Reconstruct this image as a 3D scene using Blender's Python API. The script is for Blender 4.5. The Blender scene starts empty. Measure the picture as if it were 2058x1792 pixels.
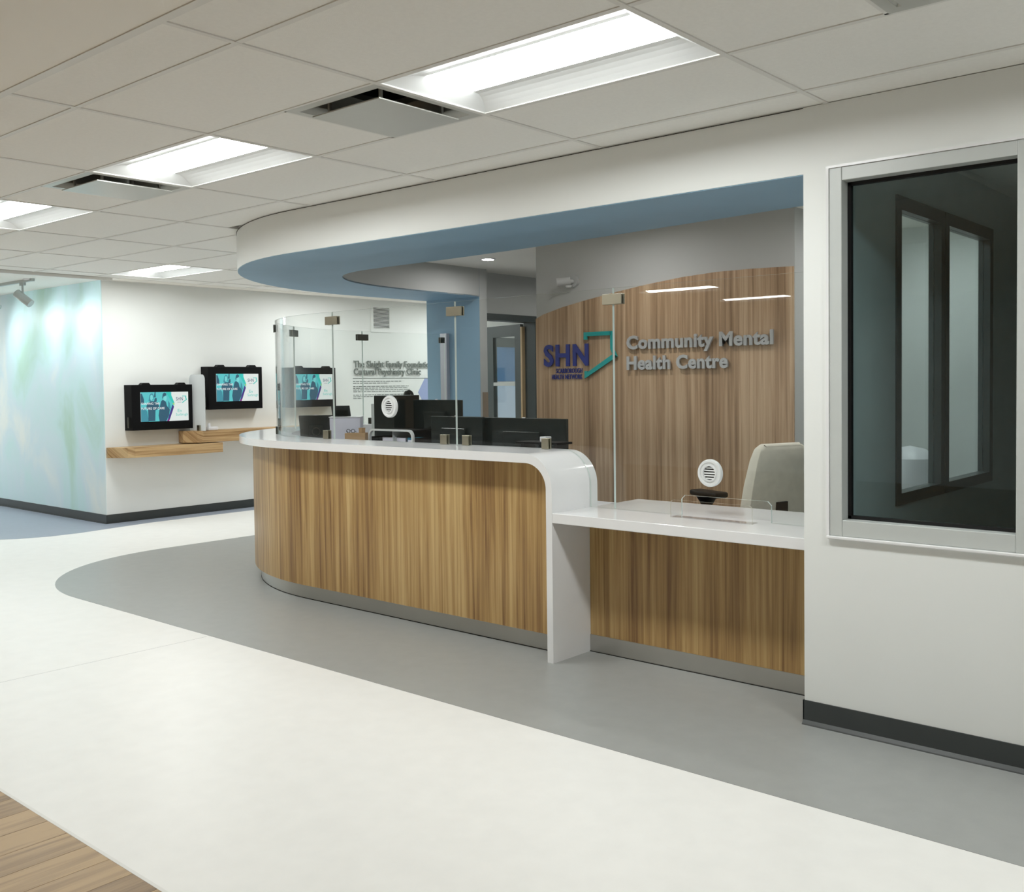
import bpy, bmesh, math, random
from mathutils import Vector, Matrix
random.seed(7)
SC = bpy.context.scene
COL = SC.collection
# ------------------------------------------------------------------ camera
W_PX, H_PX = 2058, 1792
FPX, CX, CY = 1990.055, 1161.261, 834.889
YAW, PITCH, ROLL = math.radians(39.204), math.radians(-1.934), math.radians(-0.584)
EYE = Vector((0, 0, 1.525))
_f = Vector((-math.sin(YAW)*math.cos(PITCH), math.cos(YAW)*math.cos(PITCH), math.sin(PITCH)))
_r = Vector((math.cos(YAW), math.sin(YAW), 0)); _u = _r.cross(_f)
_r2 = _r*math.cos(ROLL) + _u*math.sin(ROLL); _u2 = _r2.cross(_f)
cd = bpy.data.cameras.new('camera'); cam = bpy.data.objects.new('camera', cd); COL.objects.link(cam)
cd.sensor_fit = 'HORIZONTAL'; cd.sensor_width = 36; cd.lens = FPX/W_PX*36
cd.shift_x = (W_PX/2-CX)/W_PX; cd.shift_y = (CY-H_PX/2)/W_PX
cd.clip_start = 0.05; cd.clip_end = 100
m = Matrix.Identity(4)
for k, v in enumerate((_r2, _u2, -_f)):
    for q in range(3): m[q][k] = v[q]
m.translation = EYE
cam.matrix_world = m
SC.camera = cam
# ------------------------------------------------------------------ world, exposure
wd = bpy.data.worlds.new('world'); SC.world = wd; wd.use_nodes = True
wd.node_tree.nodes['Background'].inputs[0].default_value = (0.75, 0.85, 1, 1)
wd.node_tree.nodes['Background'].inputs[1].default_value = 0.05
vs = SC.view_settings
vs.view_transform = 'Standard'; vs.look = 'None'; vs.gamma = 1; vs.use_curve_mapping = False
vs.exposure = -0.1
L_TROFFER = 37.0
L_DOWN = 290.0
SC.cycles.max_bounces = 14; SC.cycles.diffuse_bounces = 8; SC.cycles.transparent_max_bounces = 24
# ------------------------------------------------------------------ materials
def srgb(r, g, b):
    def c(v):
        v /= 255.0
        return v/12.92 if v <= 0.04045 else ((v+0.055)/1.055)**2.4
    return (c(r), c(g), c(b), 1)
MATS = {}
def newmat(name):
    m = bpy.data.materials.new(name); m.use_nodes = True
    nt = m.node_tree; b = nt.nodes['Principled BSDF']
    MATS[name] = m
    return m, nt, b
def plain(name, col, rough=0.5, metal=0.0, var=0.03, scale=6.0, bump=0.0, bscale=200.0, spec=0.5, coat=0.0):
    m, nt, b = newmat(name)
    tc = nt.nodes.new('ShaderNodeTexCoord')
    no = nt.nodes.new('ShaderNodeTexNoise'); no.inputs['Scale'].default_value = scale; no.inputs['Detail'].default_value = 3
    nt.links.new(tc.outputs['Object'], no.inputs['Vector'])
    rp = nt.nodes.new('ShaderNodeValToRGB')
    rp.color_ramp.elements[0].position = 0.3; rp.color_ramp.elements[1].position = 0.7
    rp.color_ramp.elements[0].color = tuple(max(0, c*(1-var)) for c in col[:3])+(1,)
    rp.color_ramp.elements[1].color = tuple(min(1, c*(1+var)) for c in col[:3])+(1,)
    nt.links.new(no.outputs['Fac'], rp.inputs['Fac']); nt.links.new(rp.outputs['Color'], b.inputs['Base Color'])
    b.inputs['Roughness'].default_value = rough; b.inputs['Metallic'].default_value = metal
    b.inputs['Specular IOR Level'].default_value = spec
    b.inputs['Coat Weight'].default_value = coat
    if bump:
        n2 = nt.nodes.new('ShaderNodeTexNoise'); n2.inputs['Scale'].default_value = bscale; n2.inputs['Detail'].default_value = 2
        nt.links.new(tc.outputs['Object'], n2.inputs['Vector'])
        bp = nt.nodes.new('ShaderNodeBump'); bp.inputs['Strength'].default_value = bump; bp.inputs['Distance'].default_value = 0.002
        nt.links.new(n2.outputs['Fac'], bp.inputs['Height']); nt.links.new(bp.outputs['Normal'], b.inputs['Normal'])
    return m
def wood(name, dark, mid, light, rough=0.35, fu=38.0, fv=0.8, perobj=0.0):
    m, nt, b = newmat(name)
    uv = nt.nodes.new('ShaderNodeUVMap')
    mp = nt.nodes.new('ShaderNodeMapping'); mp.inputs['Scale'].default_value = (fu, fv, 1)
    nt.links.new(uv.outputs['UV'], mp.inputs['Vector'])
    n1 = nt.nodes.new('ShaderNodeTexNoise'); n1.inputs['Scale'].default_value = 1.0; n1.inputs['Detail'].default_value = 6; n1.inputs['Roughness'].default_value = 0.62; n1.inputs['Distortion'].default_value = 0.35
    nt.links.new(mp.outputs['Vector'], n1.inputs['Vector'])
    mp2 = nt.nodes.new('ShaderNodeMapping'); mp2.inputs['Scale'].default_value = (fu*0.21, fv*0.45, 1); mp2.inputs['Location'].default_value = (3.7, 1.3, 0)
    nt.links.new(uv.outputs['UV'], mp2.inputs['Vector'])
    n2 = nt.nodes.new('ShaderNodeTexNoise'); n2.inputs['Scale'].default_value = 1.0; n2.inputs['Detail'].default_value = 3
    nt.links.new(mp2.outputs['Vector'], n2.inputs['Vector'])
    mx = nt.nodes.new('ShaderNodeMath'); mx.operation = 'MULTIPLY_ADD'; mx.inputs[1].default_value = 0.58
    nt.links.new(n1.outputs['Fac'], mx.inputs[0])
    m2 = nt.nodes.new('ShaderNodeMath'); m2.operation = 'MULTIPLY'; m2.inputs[1].default_value = 0.42
    nt.links.new(n2.outputs['Fac'], m2.inputs[0]); nt.links.new(m2.outputs[0], mx.inputs[2])
    fac = mx.outputs[0]
    if perobj:
        oi = nt.nodes.new('ShaderNodeObjectInfo')
        ma = nt.nodes.new('ShaderNodeMath'); ma.operation = 'MULTIPLY_ADD'; ma.inputs[1].default_value = perobj
        nt.links.new(oi.outputs['Random'], ma.inputs[0]); nt.links.new(fac, ma.inputs[2]); fac = ma.outputs[0]
    rp = nt.nodes.new('ShaderNodeValToRGB'); cr = rp.color_ramp
    cr.elements[0].position = 0.37; cr.elements[0].color = dark
    cr.elements[1].position = 0.63; cr.elements[1].color = light
    e = cr.elements.new(0.5); e.color = mid
    nt.links.new(fac, rp.inputs['Fac']); nt.links.new(rp.outputs['Color'], b.inputs['Base Color'])
    b.inputs['Roughness'].default_value = rough; b.inputs['Specular IOR Level'].default_value = 0.4
    return m
def glass(name, tint, ior=1.5, rough=0.0):
    m, nt, b = newmat(name); nt.nodes.remove(b)
    out = nt.nodes['Material Output']
    tr = nt.nodes.new('ShaderNodeBsdfTransparent'); tr.inputs[0].default_value = tint
    gl = nt.nodes.new('ShaderNodeBsdfGlossy'); gl.inputs['Roughness'].default_value = rough
    lw = nt.nodes.new('ShaderNodeLayerWeight'); lw.inputs['Blend'].default_value = 0.5     # Schlick reflectance of a thin pane
    pw = nt.nodes.new('ShaderNodeMath'); pw.operation = 'POWER'; pw.inputs[1].default_value = 5.0
    nt.links.new(lw.outputs['Facing'], pw.inputs[0])
    r0 = ((ior-1)/(ior+1))**2
    fr = nt.nodes.new('ShaderNodeMath'); fr.operation = 'MULTIPLY_ADD'; fr.inputs[1].default_value = 1-r0; fr.inputs[2].default_value = r0
    nt.links.new(pw.outputs[0], fr.inputs[0])
    mx = nt.nodes.new('ShaderNodeMixShader')
    nt.links.new(fr.outputs[0], mx.inputs[0]); nt.links.new(tr.outputs[0], mx.inputs[1]); nt.links.new(gl.outputs[0], mx.inputs[2])
    nt.links.new(mx.outputs[0], out.inputs['Surface'])
    return m
def emit(name, col, strength):
    m, nt, b = newmat(name)
    b.inputs['Base Color'].default_value = col; b.inputs['Emission Color'].default_value = col
    b.inputs['Emission Strength'].default_value = strength
    return m

wallc = srgb(234, 236, 234)
plain('wall_paint', wallc, 0.6, var=0.012, scale=2, bump=0.05, bscale=300)
plain('wall_upper', srgb(188, 190, 189), 0.65, var=0.012, scale=2)
plain('ceiling_paint', srgb(242, 239, 232), 0.7, var=0.012, scale=2)
plain('tile', srgb(240, 239, 235), 0.85, var=0.015, scale=60, bump=0.35, bscale=450)
plain('grid_metal', srgb(226, 225, 221), 0.5, var=0.01)
plain('blue_paint', srgb(134, 167, 190), 0.55, var=0.03, scale=3)
plain('vinyl_white', srgb(237, 236, 233), 0.38, var=0.018, scale=9, spec=0.4)
plain('vinyl_grey', srgb(158, 160, 158), 0.36, var=0.03, scale=11, spec=0.4)
plain('vinyl_grey_daylit', srgb(150, 158, 172), 0.34, var=0.03, scale=11, spec=0.4)  # grey inlay vinyl with the bluish daylight tint put into its colour
plain('base_dark', srgb(58, 62, 62), 0.4, var=0.05)
plain('solid_surface', srgb(236, 236, 237), 0.14, var=0.012, scale=4, spec=0.5)
plain('steel', srgb(190, 188, 182), 0.28, metal=1.0, var=0.05, scale=3)
plain('nickel', srgb(176, 170, 152), 0.32, metal=1.0, var=0.03)
plain('nickel_dark', srgb(90, 90, 84), 0.35, metal=1.0, var=0.03)
plain('chrome_white', srgb(226, 228, 228), 0.25, var=0.02)
plain('black_plastic', srgb(9, 9, 11), 0.5, var=0.1, spec=0.18)
plain('black_gloss', srgb(10, 11, 13), 0.12, var=0.1)
plain('dark_screen', srgb(22, 30, 30), 0.16, var=0.1)
plain('dark_frame', srgb(66, 76, 78), 0.35, var=0.05)
plain('alu_frame', srgb(196, 200, 198), 0.35, var=0.02)
plain('alu_channel', srgb(190, 190, 198), 0.35, metal=0.6, var=0.02)
plain('gasket', srgb(6, 6, 8), 0.6, var=0.1)
plain('white_plastic', srgb(228, 228, 232), 0.4, var=0.02)
plain('paper', srgb(224, 222, 236), 0.6, var=0.02)
plain('beige_fabric', srgb(224, 218, 204), 0.85, var=0.05, scale=20, bump=0.3, bscale=600)
plain('track_grey', srgb(188, 196, 196), 0.45, var=0.03)
plain('diffuser_metal', srgb(196, 196, 190), 0.3, metal=0.25, var=0.02)
plain('diffuser_dark', srgb(168, 168, 162), 0.35, metal=0.5, var=0.06)
plain('duct_black', srgb(16, 16, 16), 0.6, var=0.1)
plain('reflector', srgb(226, 228, 228), 0.45, var=0.01)
plain('navy', srgb(28, 46, 130), 0.4, var=0.05)
plain('teal', srgb(22, 160, 158), 0.35, var=0.04)
plain('silver_letter', srgb(186, 188, 190), 0.35, metal=0.15, var=0.03)
plain('grey_letter', srgb(120, 126, 122), 0.45, var=0.03)
plain('grey_print', srgb(110, 116, 114), 0.7, var=0.05)
plain('lilac_decal', srgb(160, 172, 212), 0.6, var=0.03)
plain('guard_brown', srgb(150, 134, 118), 0.5, var=0.05)
plain('carton', srgb(176, 144, 108), 0.7, var=0.05)
plain('teal_box', srgb(20, 110, 140), 0.5, var=0.05)
plain('dark_room', srgb(206, 213, 212), 0.7, var=0.03)
plain('corridor_blue', srgb(196, 214, 236), 0.6, var=0.02)
plain('window_blue', srgb(86, 130, 176), 0.3, var=0.05)
plain('glass_edge', srgb(216, 226, 222), 0.15, var=0.02)
plain('acrylic_edge', srgb(205, 200, 186), 0.15, var=0.02)
plain('edge_gap', srgb(40, 38, 34), 0.8, var=0.1)
wood('wood_desk', srgb(126, 92, 58), srgb(174, 140, 90), srgb(203, 173, 121), 0.36, 36, 0.7)
wood('wood_wall', srgb(134, 106, 80), srgb(182, 152, 122), srgb(210, 184, 154), 0.34, 34, 0.6)
wood('wood_shelf', srgb(140, 106, 68), srgb(184, 152, 110), srgb(206, 178, 136), 0.45, 42, 1.4)
wood('wood_floor', srgb(104, 80, 54), srgb(150, 122, 86), srgb(180, 150, 108), 0.45, 24, 1.0, perobj=0.14)
wood('wood_edge', srgb(176, 146, 106), srgb(198, 170, 130), srgb(210, 184, 146), 0.5, 30, 1.0)
glass('clear_glass', (0.985, 0.995, 0.99, 1), 1.42)
glass('curved_glass', (0.985, 0.995, 0.99, 1), 1.48)
glass('window_glass', (0.84, 0.92, 0.93, 1), 1.55)
glass('acrylic', (0.985, 0.985, 0.99, 1), 1.42)
emit('lens', (0.965, 1.0, 0.985, 1), L_TROFFER)
emit('down_lens', (1.0, 0.985, 0.95, 1), L_DOWN)
for n, c, s in (('scr_teal', srgb(84, 196, 200), 1.0), ('scr_mid', srgb(52, 140, 158), 1.0), ('scr_dark', srgb(30, 84, 108), 1.0), ('scr_pale', srgb(120, 214, 214), 1.0),
                ('scr_white', srgb(226, 234, 230), 1.0), ('scr_mint', srgb(34, 196, 184), 1.0), ('scr_purple', srgb(58, 36, 128), 1.0), ('scr_magenta', srgb(128, 30, 130), 1.0),
                ('scr_lime', srgb(150, 206, 120), 1.0), ('scr_navy', srgb(34, 36, 100), 1.0), ('scr_text', srgb(246, 250, 250), 1.0)):
    emit(n, c, s); MATS[n].node_tree.nodes['Principled BSDF'].inputs['Base Color'].default_value = (0.02, 0.02, 0.02, 1)
# mural
m, nt, b = newmat('mural')
tc = nt.nodes.new('ShaderNodeTexCoord'); mp = nt.nodes.new('ShaderNodeMapping'); mp.inputs['Scale'].default_value = (1.6, 1, 0.8)
nt.links.new(tc.outputs['Object'], mp.inputs['Vector'])
no = nt.nodes.new('ShaderNodeTexNoise'); no.inputs['Scale'].default_value = 0.9; no.inputs['Detail'].default_value = 4; no.inputs['Distortion'].default_value = 0.6
nt.links.new(mp.outputs['Vector'], no.inputs['Vector'])
rp = nt.nodes.new('ShaderNodeValToRGB'); cr = rp.color_ramp
cr.elements[0].position = 0.3; cr.elements[0].color = srgb(186, 220, 206)
cr.elements[1].position = 0.72; cr.elements[1].color = srgb(232, 240, 238)
e = cr.elements.new(0.45); e.color = srgb(204, 234, 236)
e = cr.elements.new(0.58); e.color = srgb(212, 232, 240)
nt.links.new(no.outputs['Fac'], rp.inputs['Fac']); nt.links.new(rp.outputs['Color'], b.inputs['Base Color']); b.inputs['Roughness'].default_value = 0.5
# frosted acrylic
m, nt, b = newmat('frosted'); nt.nodes.remove(b)
out = nt.nodes['Material Output']
tl = nt.nodes.new('ShaderNodeBsdfTranslucent'); tl.inputs[0].default_value = (0.9, 0.92, 0.93, 1)
df = nt.nodes.new('ShaderNodeBsdfDiffuse'); df.inputs[0].default_value = (0.8, 0.82, 0.83, 1)
tr = nt.nodes.new('ShaderNodeBsdfTransparent'); tr.inputs[0].default_value = (0.92, 0.94, 0.95, 1)
mx = nt.nodes.new('ShaderNodeMixShader'); mx.inputs[0].default_value = 0.45
mx2 = nt.nodes.new('ShaderNodeMixShader'); mx2.inputs[0].default_value = 0.35
nt.links.new(tl.outputs[0], mx.inputs[1]); nt.links.new(df.outputs[0], mx.inputs[2])
nt.links.new(mx.outputs[0], mx2.inputs[1]); nt.links.new(tr.outputs[0], mx2.inputs[2]); nt.links.new(mx2.outputs[0], out.inputs['Surface'])
# vinyl floor tone varies by object noise only
# ------------------------------------------------------------------ mesh helpers
class MB:
    def __init__(s): s.v = []; s.f = []; s.uv = {}; s.mi = []
    def add(s, vs, fs, uvs=None, mi=0):
        o = len(s.v); s.v += [tuple(p) for p in vs]
        for f in fs: s.f.append([o+i for i in f]); s.mi.append(mi)
        if uvs:
            for i, q in enumerate(uvs): s.uv[o+i] = q
        return s
    def box(s, x0, x1, y0, y1, z0, z1, mi=0):
        return s.add([(x0,y0,z0),(x1,y0,z0),(x1,y1,z0),(x0,y1,z0),(x0,y0,z1),(x1,y0,z1),(x1,y1,z1),(x0,y1,z1)],
                     [(0,3,2,1),(4,5,6,7),(0,1,5,4),(1,2,6,5),(2,3,7,6),(3,0,4,7)], mi=mi)
    def prism(s, poly, z0, z1, mi=0, side_mi=None, ax='z'):
        """extrude polygon; ax z: poly(x,y) ; y: poly(x,z) extruded in y ; x: poly(y,z) extruded in x"""
        def P(a, b, c):
            return {'z': (a, b, c), 'y': (a, c, b), 'x': (c, a, b)}[ax]
        n = len(poly); o = len(s.v)
        s.v += [P(a, b, z0) for a, b in poly]+[P(a, b, z1) for a, b in poly]
        s.f.append([o+i for i in range(n)][::-1]); s.mi.append(mi)
        s.f.append([o+n+i for i in range(n)]); s.mi.append(mi)
        for i in range(n):
            j = (i+1) % n
            s.f.append([o+i, o+j, o+n+j, o+n+i]); s.mi.append(mi if side_mi is None else side_mi)
        return s
    def cyl(s, p0, p1, r, r1=None, n=16, caps=True, mi=0):
        p0 = Vector(p0); p1 = Vector(p1); r1 = r if r1 is None else r1
        d = (p1-p0).normalized(); a = d.orthogonal().normalized(); bq = d.cross(a)
        o = len(s.v)
        for p, rr in ((p0, r), (p1, r1)):
            for i in range(n):
                t = 2*math.pi*i/n; s.v.append(tuple(p+a*(rr*math.cos(t))+bq*(rr*math.sin(t))))
        for i in range(n):
            j = (i+1) % n; s.f.append([o+i, o+j, o+n+j, o+n+i]); s.mi.append(mi)
        if caps:
            s.f.append([o+i for i in range(n)][::-1]); s.mi.append(mi); s.f.append([o+n+i for i in range(n)]); s.mi.append(mi)
        return s
    def ring(s, c, nrm, prof, n=32):
        """lathe: prof list of (radius, height along nrm)"""
        c = Vector(c); d = Vector(nrm).normalized(); a = d.orthogonal().normalized(); bq = d.cross(a)
        o = len(s.v); k = len(prof)
        for i in range(n):
            t = 2*math.pi*i/n
            for r, h in prof: s.v.append(tuple(c+a*(r*math.cos(t))+bq*(r*math.sin(t))+d*h))
        for i in range(n):
            j = (i+1) % n
            for q in range(k-1): s.f.append([o+i*k+q, o+i*k+q+1, o+j*k+q+1, o+j*k+q]); s.mi.append(0)
        return s
    def sheet(s, pa, pb, z0, z1, mi=0):
        """closed solid between path pa (front) and pb (back), z0..z1, uv = arc length, z"""
        n = len(pa); o = len(s.v); L = [0]
        for i in range(1, n): L.append(L[-1]+math.dist(pa[i], pa[i-1]))
        for p, z in ((pa, z0), (pa, z1), (pb, z1), (pb, z0)):
            for i in range(n):
                s.uv[len(s.v)] = (L[i], z); s.v.append((p[i][0], p[i][1], z))
        for i in range(n-1):
            for k in range(4):
                k2 = (k+1) % 4
                s.f.append([o+k*n+i, o+k*n+i+1, o+k2*n+i+1, o+k2*n+i]); s.mi.append(mi)
        s.f.append([o, o+n, o+2*n, o+3*n]); s.mi.append(mi)
        s.f.append([o+n-1, o+4*n-1, o+3*n-1, o+2*n-1]); s.mi.append(mi)
        return s
    def mesh(s, mats, uvf=None, smooth=False, bevel=0):
        me = bpy.data.meshes.new('m'); me.from_pydata(s.v, [], s.f)
        mats = mats if isinstance(mats, (list, tuple)) else [mats]
        for q in mats: me.materials.append(MATS[q])
        for p, k in zip(me.polygons, s.mi): p.material_index = k
        bm = bmesh.new(); bm.from_mesh(me)
        uvl = None
        if uvf or s.uv:
            uvl = bm.loops.layers.uv.new('UVMap')
            for f in bm.faces:
                for l in f.loops:
                    l[uvl].uv = uvf(l.vert.co) if uvf else s.uv.get(l.vert.index, (l.vert.co.x+l.vert.co.y, l.vert.co.z))
        bmesh.ops.recalc_face_normals(bm, faces=bm.faces)
        if bevel:
            es = [e for e in bm.edges if len(e.link_faces) == 2 and e.calc_face_angle(0) > 0.6]
            bmesh.ops.bevel(bm, geom=es, offset=bevel, segments=2, affect='EDGES', profile=0.5)
        bm.to_mesh(me); bm.free()
        if smooth:
            me.polygons.foreach_set('use_smooth', [True]*len(me.polygons)); me.set_sharp_from_angle(angle=0.6)
        return me
    def build(s, name, mats, parent=None, uvf=None, smooth=False, bevel=0):
        me = s.mesh(mats, uvf, smooth, bevel); me.name = name
        return link(name, me, parent)
def link(name, me, parent=None, loc=None):
    o = bpy.data.objects.new(name, me); COL.objects.link(o)
    if loc: o.location = loc
    if parent is not None:
        o.parent = parent
        o.matrix_parent_inverse = Matrix.Translation(-wloc(parent)) if loc is None else Matrix.Identity(4)
    return o
WL = {}
def wloc(o):
    return WL.get(o.name, Vector((0, 0, 0)))
def thing(name, label, cat, loc=(0, 0, 0), group=None):
    o = bpy.data.objects.new(name, None); COL.objects.link(o); o.location = loc; WL[o.name] = Vector(loc)
    o.empty_display_size = 0.1
    return tag(o, label, cat, group)
def tag(o, label, cat=None, group=None, kind=None):
    o['label'] = label
    if cat: o['category'] = cat
    if group: o['group'] = group
    if kind: o['kind'] = kind
    return o
def struct(o, label=None):
    o['kind'] = 'structure'
    if label: o['label'] = label
    return o
def sroot(name, label, loc=(0, 0, 0)):
    o = bpy.data.objects.new(name, None); COL.objects.link(o); o.location = loc; WL[o.name] = Vector(loc); o.empty_display_size = 0.1
    return struct(o, label)
def copytree(o, loc, parent=None):
    c = o.copy(); COL.objects.link(c); c.location = loc
    def rec(src, dst):
        for ch in list(src.children):
            d = ch.copy(); COL.objects.link(d); d.parent = dst; d.matrix_parent_inverse = ch.matrix_parent_inverse.copy(); rec(ch, d)
    rec(o, c)
    return c
def holes_plate(mb, a0, a1, b0, b1, c0, c1, holes, ax='z'):
    """rect plate with rectangular holes, cells as boxes; ax: normal axis (z: a=x b=y; y: a=x b=z; x: a=y b=z)"""
    A = sorted({a0, a1, *[q for h in holes for q in h[:2] if a0 < q < a1]})
    B = sorted({b0, b1, *[q for h in holes for q in h[2:] if b0 < q < b1]})
    for i in range(len(A)-1):
        j = 0
        while j < len(B)-1:
            ca = (A[i]+A[i+1])/2; 
            def inh(jj):
                cb = (B[jj]+B[jj+1])/2
                return any(h[0] < ca < h[1] and h[2] < cb < h[3] for h in holes)
            if inh(j): j += 1; continue
            k = j
            while k+1 < len(B)-1 and not inh(k+1): k += 1
            if ax == 'z': mb.box(A[i], A[i+1], B[j], B[k+1], c0, c1)
            elif ax == 'y': mb.box(A[i], A[i+1], c0, c1, B[j], B[k+1])
            else: mb.box(c0, c1, A[i], A[i+1], B[j], B[k+1])
            j = k+1
    return mb
def text_letters(body, size, extrude, bold=0.0, align='LEFT', spacing=1.0):
    """list of (verts, faces) per letter in the xy plane, extruded along +z"""
    cu = bpy.data.curves.new('t', 'FONT'); cu.body = body; cu.size = size; cu.extrude = extrude/2; cu.offset = bold; cu.align_x = align
    cu.space_character = spacing; cu.resolution_u = 3
    o = bpy.data.objects.new('t', cu); COL.objects.link(o)
    dg = bpy.context.evaluated_depsgraph_get(); dg.update()
    me = bpy.data.meshes.new_from_object(o.evaluated_get(dg))
    bpy.data.objects.remove(o); bpy.data.curves.remove(cu)
    n = len(me.vertices); par = list(range(n))
    def fd(i):
        while par[i] != i: par[i] = par[par[i]]; i = par[i]
        return i
    bm = bmesh.new(); bm.from_mesh(me); bmesh.ops.remove_doubles(bm, verts=bm.verts, dist=1e-6)
    bm.to_mesh(me); bm.free()
    n = len(me.vertices); par = list(range(n))
    for e in me.edges:
        a, b = fd(e.vertices[0]), fd(e.vertices[1])
        if a != b: par[a] = b
    co = [v.co.copy() for v in me.vertices]
    isl = {}
    for i in range(n): isl.setdefault(fd(i), []).append(i)
    grp = []
    for k, idx in sorted(isl.items(), key=lambda t: min(co[i].x for i in t[1])):
        x0 = min(co[i].x for i in idx); x1 = max(co[i].x for i in idx)
        for g in grp:
            ov = min(g[2], x1)-max(g[1], x0)
            if ov > 0.6*min(x1-x0, g[2]-g[1]): g[0].extend(idx); g[1] = min(g[1], x0); g[2] = max(g[2], x1); break
        else: grp.append([list(idx), x0, x1])
    res = []
    for idx, x0, x1 in grp:
        mapi = {i: k for k, i in enumerate(idx)}
        fs = [[mapi[v] for v in p.vertices] for p in me.polygons if p.vertices[0] in mapi]
        res.append(([(co[i].x, co[i].y, co[i].z+extrude/2) for i in idx], fs))
    bpy.data.meshes.remove(me)
    return res
def place_letters(letters, fn, name, mat, parent, joined=False, width=None):
    xs = [v[0] for vs_, _ in letters for v in vs_]; x0, x1 = min(xs), max(xs)
    sc = width/(x1-x0) if width else 1.0
    if joined:
        mb = MB()
        for vs_, fs in letters: mb.add([fn((v[0]-x0)*sc, v[1], v[2]) for v in vs_], fs)
        return mb.build(name, mat, parent)
    for vs_, fs in letters:
        MB().add([fn((v[0]-x0)*sc, v[1], v[2]) for v in vs_], fs).build(name, mat, parent)
# ------------------------------------------------------------------ layout constants
ZC = 2.707; U = 0.6096; GX0, GY0 = -1.874, 1.948
YF = 4.0            # front wall / soffit face
XE = -1.98          # end of the front wall
XK = -11.02; YK = 5.19   # kiosk wall and its corner
ZS = 2.42           # soffit underside
XL = -8.05; YP = 7.3     # left run of desk/soffit, blue pillar
def lpath(y, x, r, xs, yend, n=28):
    """from (xs,y) left along y, round corner radius r, then along x up to yend"""
    p = [(xs, y)]
    cx, cy = x+r, y+r
    k = max(2, int(abs(xs-cx)/0.5))
    for i in range(1, k): p.append((xs+(cx-xs)*i/k, y))
    for i in range(n+1):
        t = math.pi/2*i/n; p.append((cx-r*math.sin(t), cy-r*math.cos(t)))
    p.append((x, yend))
    return p
SR = 2.3
def sof_y(x):
    if x >= XL+SR: return YF
    if x <= XL: return 99
    return YF+SR-math.sqrt(max(0, SR**2-(x-XL-SR)**2))
def sof_x(y):
    if y <= YF: return 99
    if y >= YF+SR: return XL
    return XL+SR-math.sqrt(max(0, SR**2-(y-YF-SR)**2))
X_MIN, X_MAX, Y_MIN, Y_MAX = -17.0, 4.0, -6.0, 12.5
# ================================================================== STRUCTURE
# ---- floor
floor = sroot('floor', 'pale white sheet vinyl floor with grey inlay and wood look border')
MB().box(X_MIN, X_MAX, 1.48, Y_MAX, -0.1, 0).build('vinyl_sheet', 'vinyl_white', floor)
MB().box(X_MIN, X_MAX, Y_MIN, 1.48, -0.1, -0.002).build('subfloor', 'edge_gap', floor)
g = [(X_MAX, 3.232), (-7.3, 3.215)]
cxg, cyg, rg = -7.36, 4.76, 1.545
for i in range(1, 25):
    t = math.pi/2*i/24; g.append((cxg-rg*math.sin(t)-0.0*i, cyg-rg*math.cos(t)))
g += [(-8.91, 6.0), (-8.91, Y_MAX), (X_MAX, Y_MAX)]
MB().prism(g, 0, 0.0015).build('grey_inlay', 'vinyl_grey', floor)
g = [(-10.74, Y_MAX), (-10.73, 6.2), (-10.71, 5.5), (-10.63, 5.0), (-10.575, 4.7), (-10.585, 4.4), (-10.69, 4.12), (-10.85, 3.95), (-11.2, 3.8), (-11.8, 3.74), (X_MIN, 3.74), (X_MIN, YK), (XK, YK), (XK, Y_MAX)]
MB().prism(g, 0, 0.0015).build('wall_side_inlay', 'vinyl_grey_daylit', floor)
# wood planks (laid along y)
pw = 0.152; n = 0
pl_cache = {}
for i in range(30):
    x = -5.3+i*pw; yo = 1.48; first = 0.25+((i*0.37) % 1.0)*0.85
    y1 = yo
    ln = first
    while y1 > -1.2:
        y0 = max(y1-ln, -1.2)
        key = round(y1-y0, 3)
        u0 = random.random()*9
        mb = MB().box(x+0.001, x+pw-0.001, y0+0.001, y1-0.001, -0.002, 0.0015)
        mb.build('plank', 'wood_floor', floor, uvf=lambda co, u0=u0: (co.x+u0, co.y+u0*3))
        y1 = y0; ln = 1.1
MB().box(X_MIN, -5.3, Y_MIN, 1.48, -0.002, 0.0005).box(-5.3+30*pw, X_MAX, Y_MIN, 1.48, -0.002, 0.0005).box(-5.3, -5.3+30*pw, Y_MIN, -1.2, -0.002, 0.0005)\
    .build('wood_look_sheet', 'wood_floor', floor, uvf=lambda co: (co.x, co.y))
MB().box(-5.545, -5.543, 1.486, 3.2, -0.001, 0.0004).build('weld_seam', 'vinyl_grey', floor)
MB().box(X_MIN, X_MAX, 1.474, 1.486, -0.001, 0.002).build('seam_strip', 'grid_metal', floor)

# ---- ceiling
ceil = sroot('ceiling', 'suspended white tile ceiling with metal grid and plain painted borders')
YB = GY0-0.456*U
def gx(i): return GX0+i*U
def gy(j): return GY0+j*U
TROFF = [(-2, 1), (-6, 1), (-10, 1), (2, 1), (-14, 5), (-14, 9), (-14, 13)]      # grid cells i..i+2, j..j+1
DIFF = [(-3, 1), (-7, 1), (1, 1)]                            # grid cells i..i+1
REAR = [(-7.75, -2.5), (-7.7, -4.4)]   # troffers of the ceiling behind the viewpoint (x0, y0)
holes = [(x, x+2*U, y, y+U) for x, y in REAR]
mb = MB(); holes_plate(mb, X_MIN, X_MAX, Y_MIN, YB, ZC, ZC+0.08, holes)
mb.build('plain_ceiling', 'ceiling_paint', ceil)
MB().box(X_MIN, X_MAX, YB-0.022, YB+0.012, ZC-0.004, ZC+0.02).build('edge_trim', 'grid_metal', ceil)
MURAL_FILL = [(-13.3, 2.2), (-15.6, 2.2), (-15.6, 3.9)]  # added fill lights out of view, in place of daylight from the left
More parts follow.
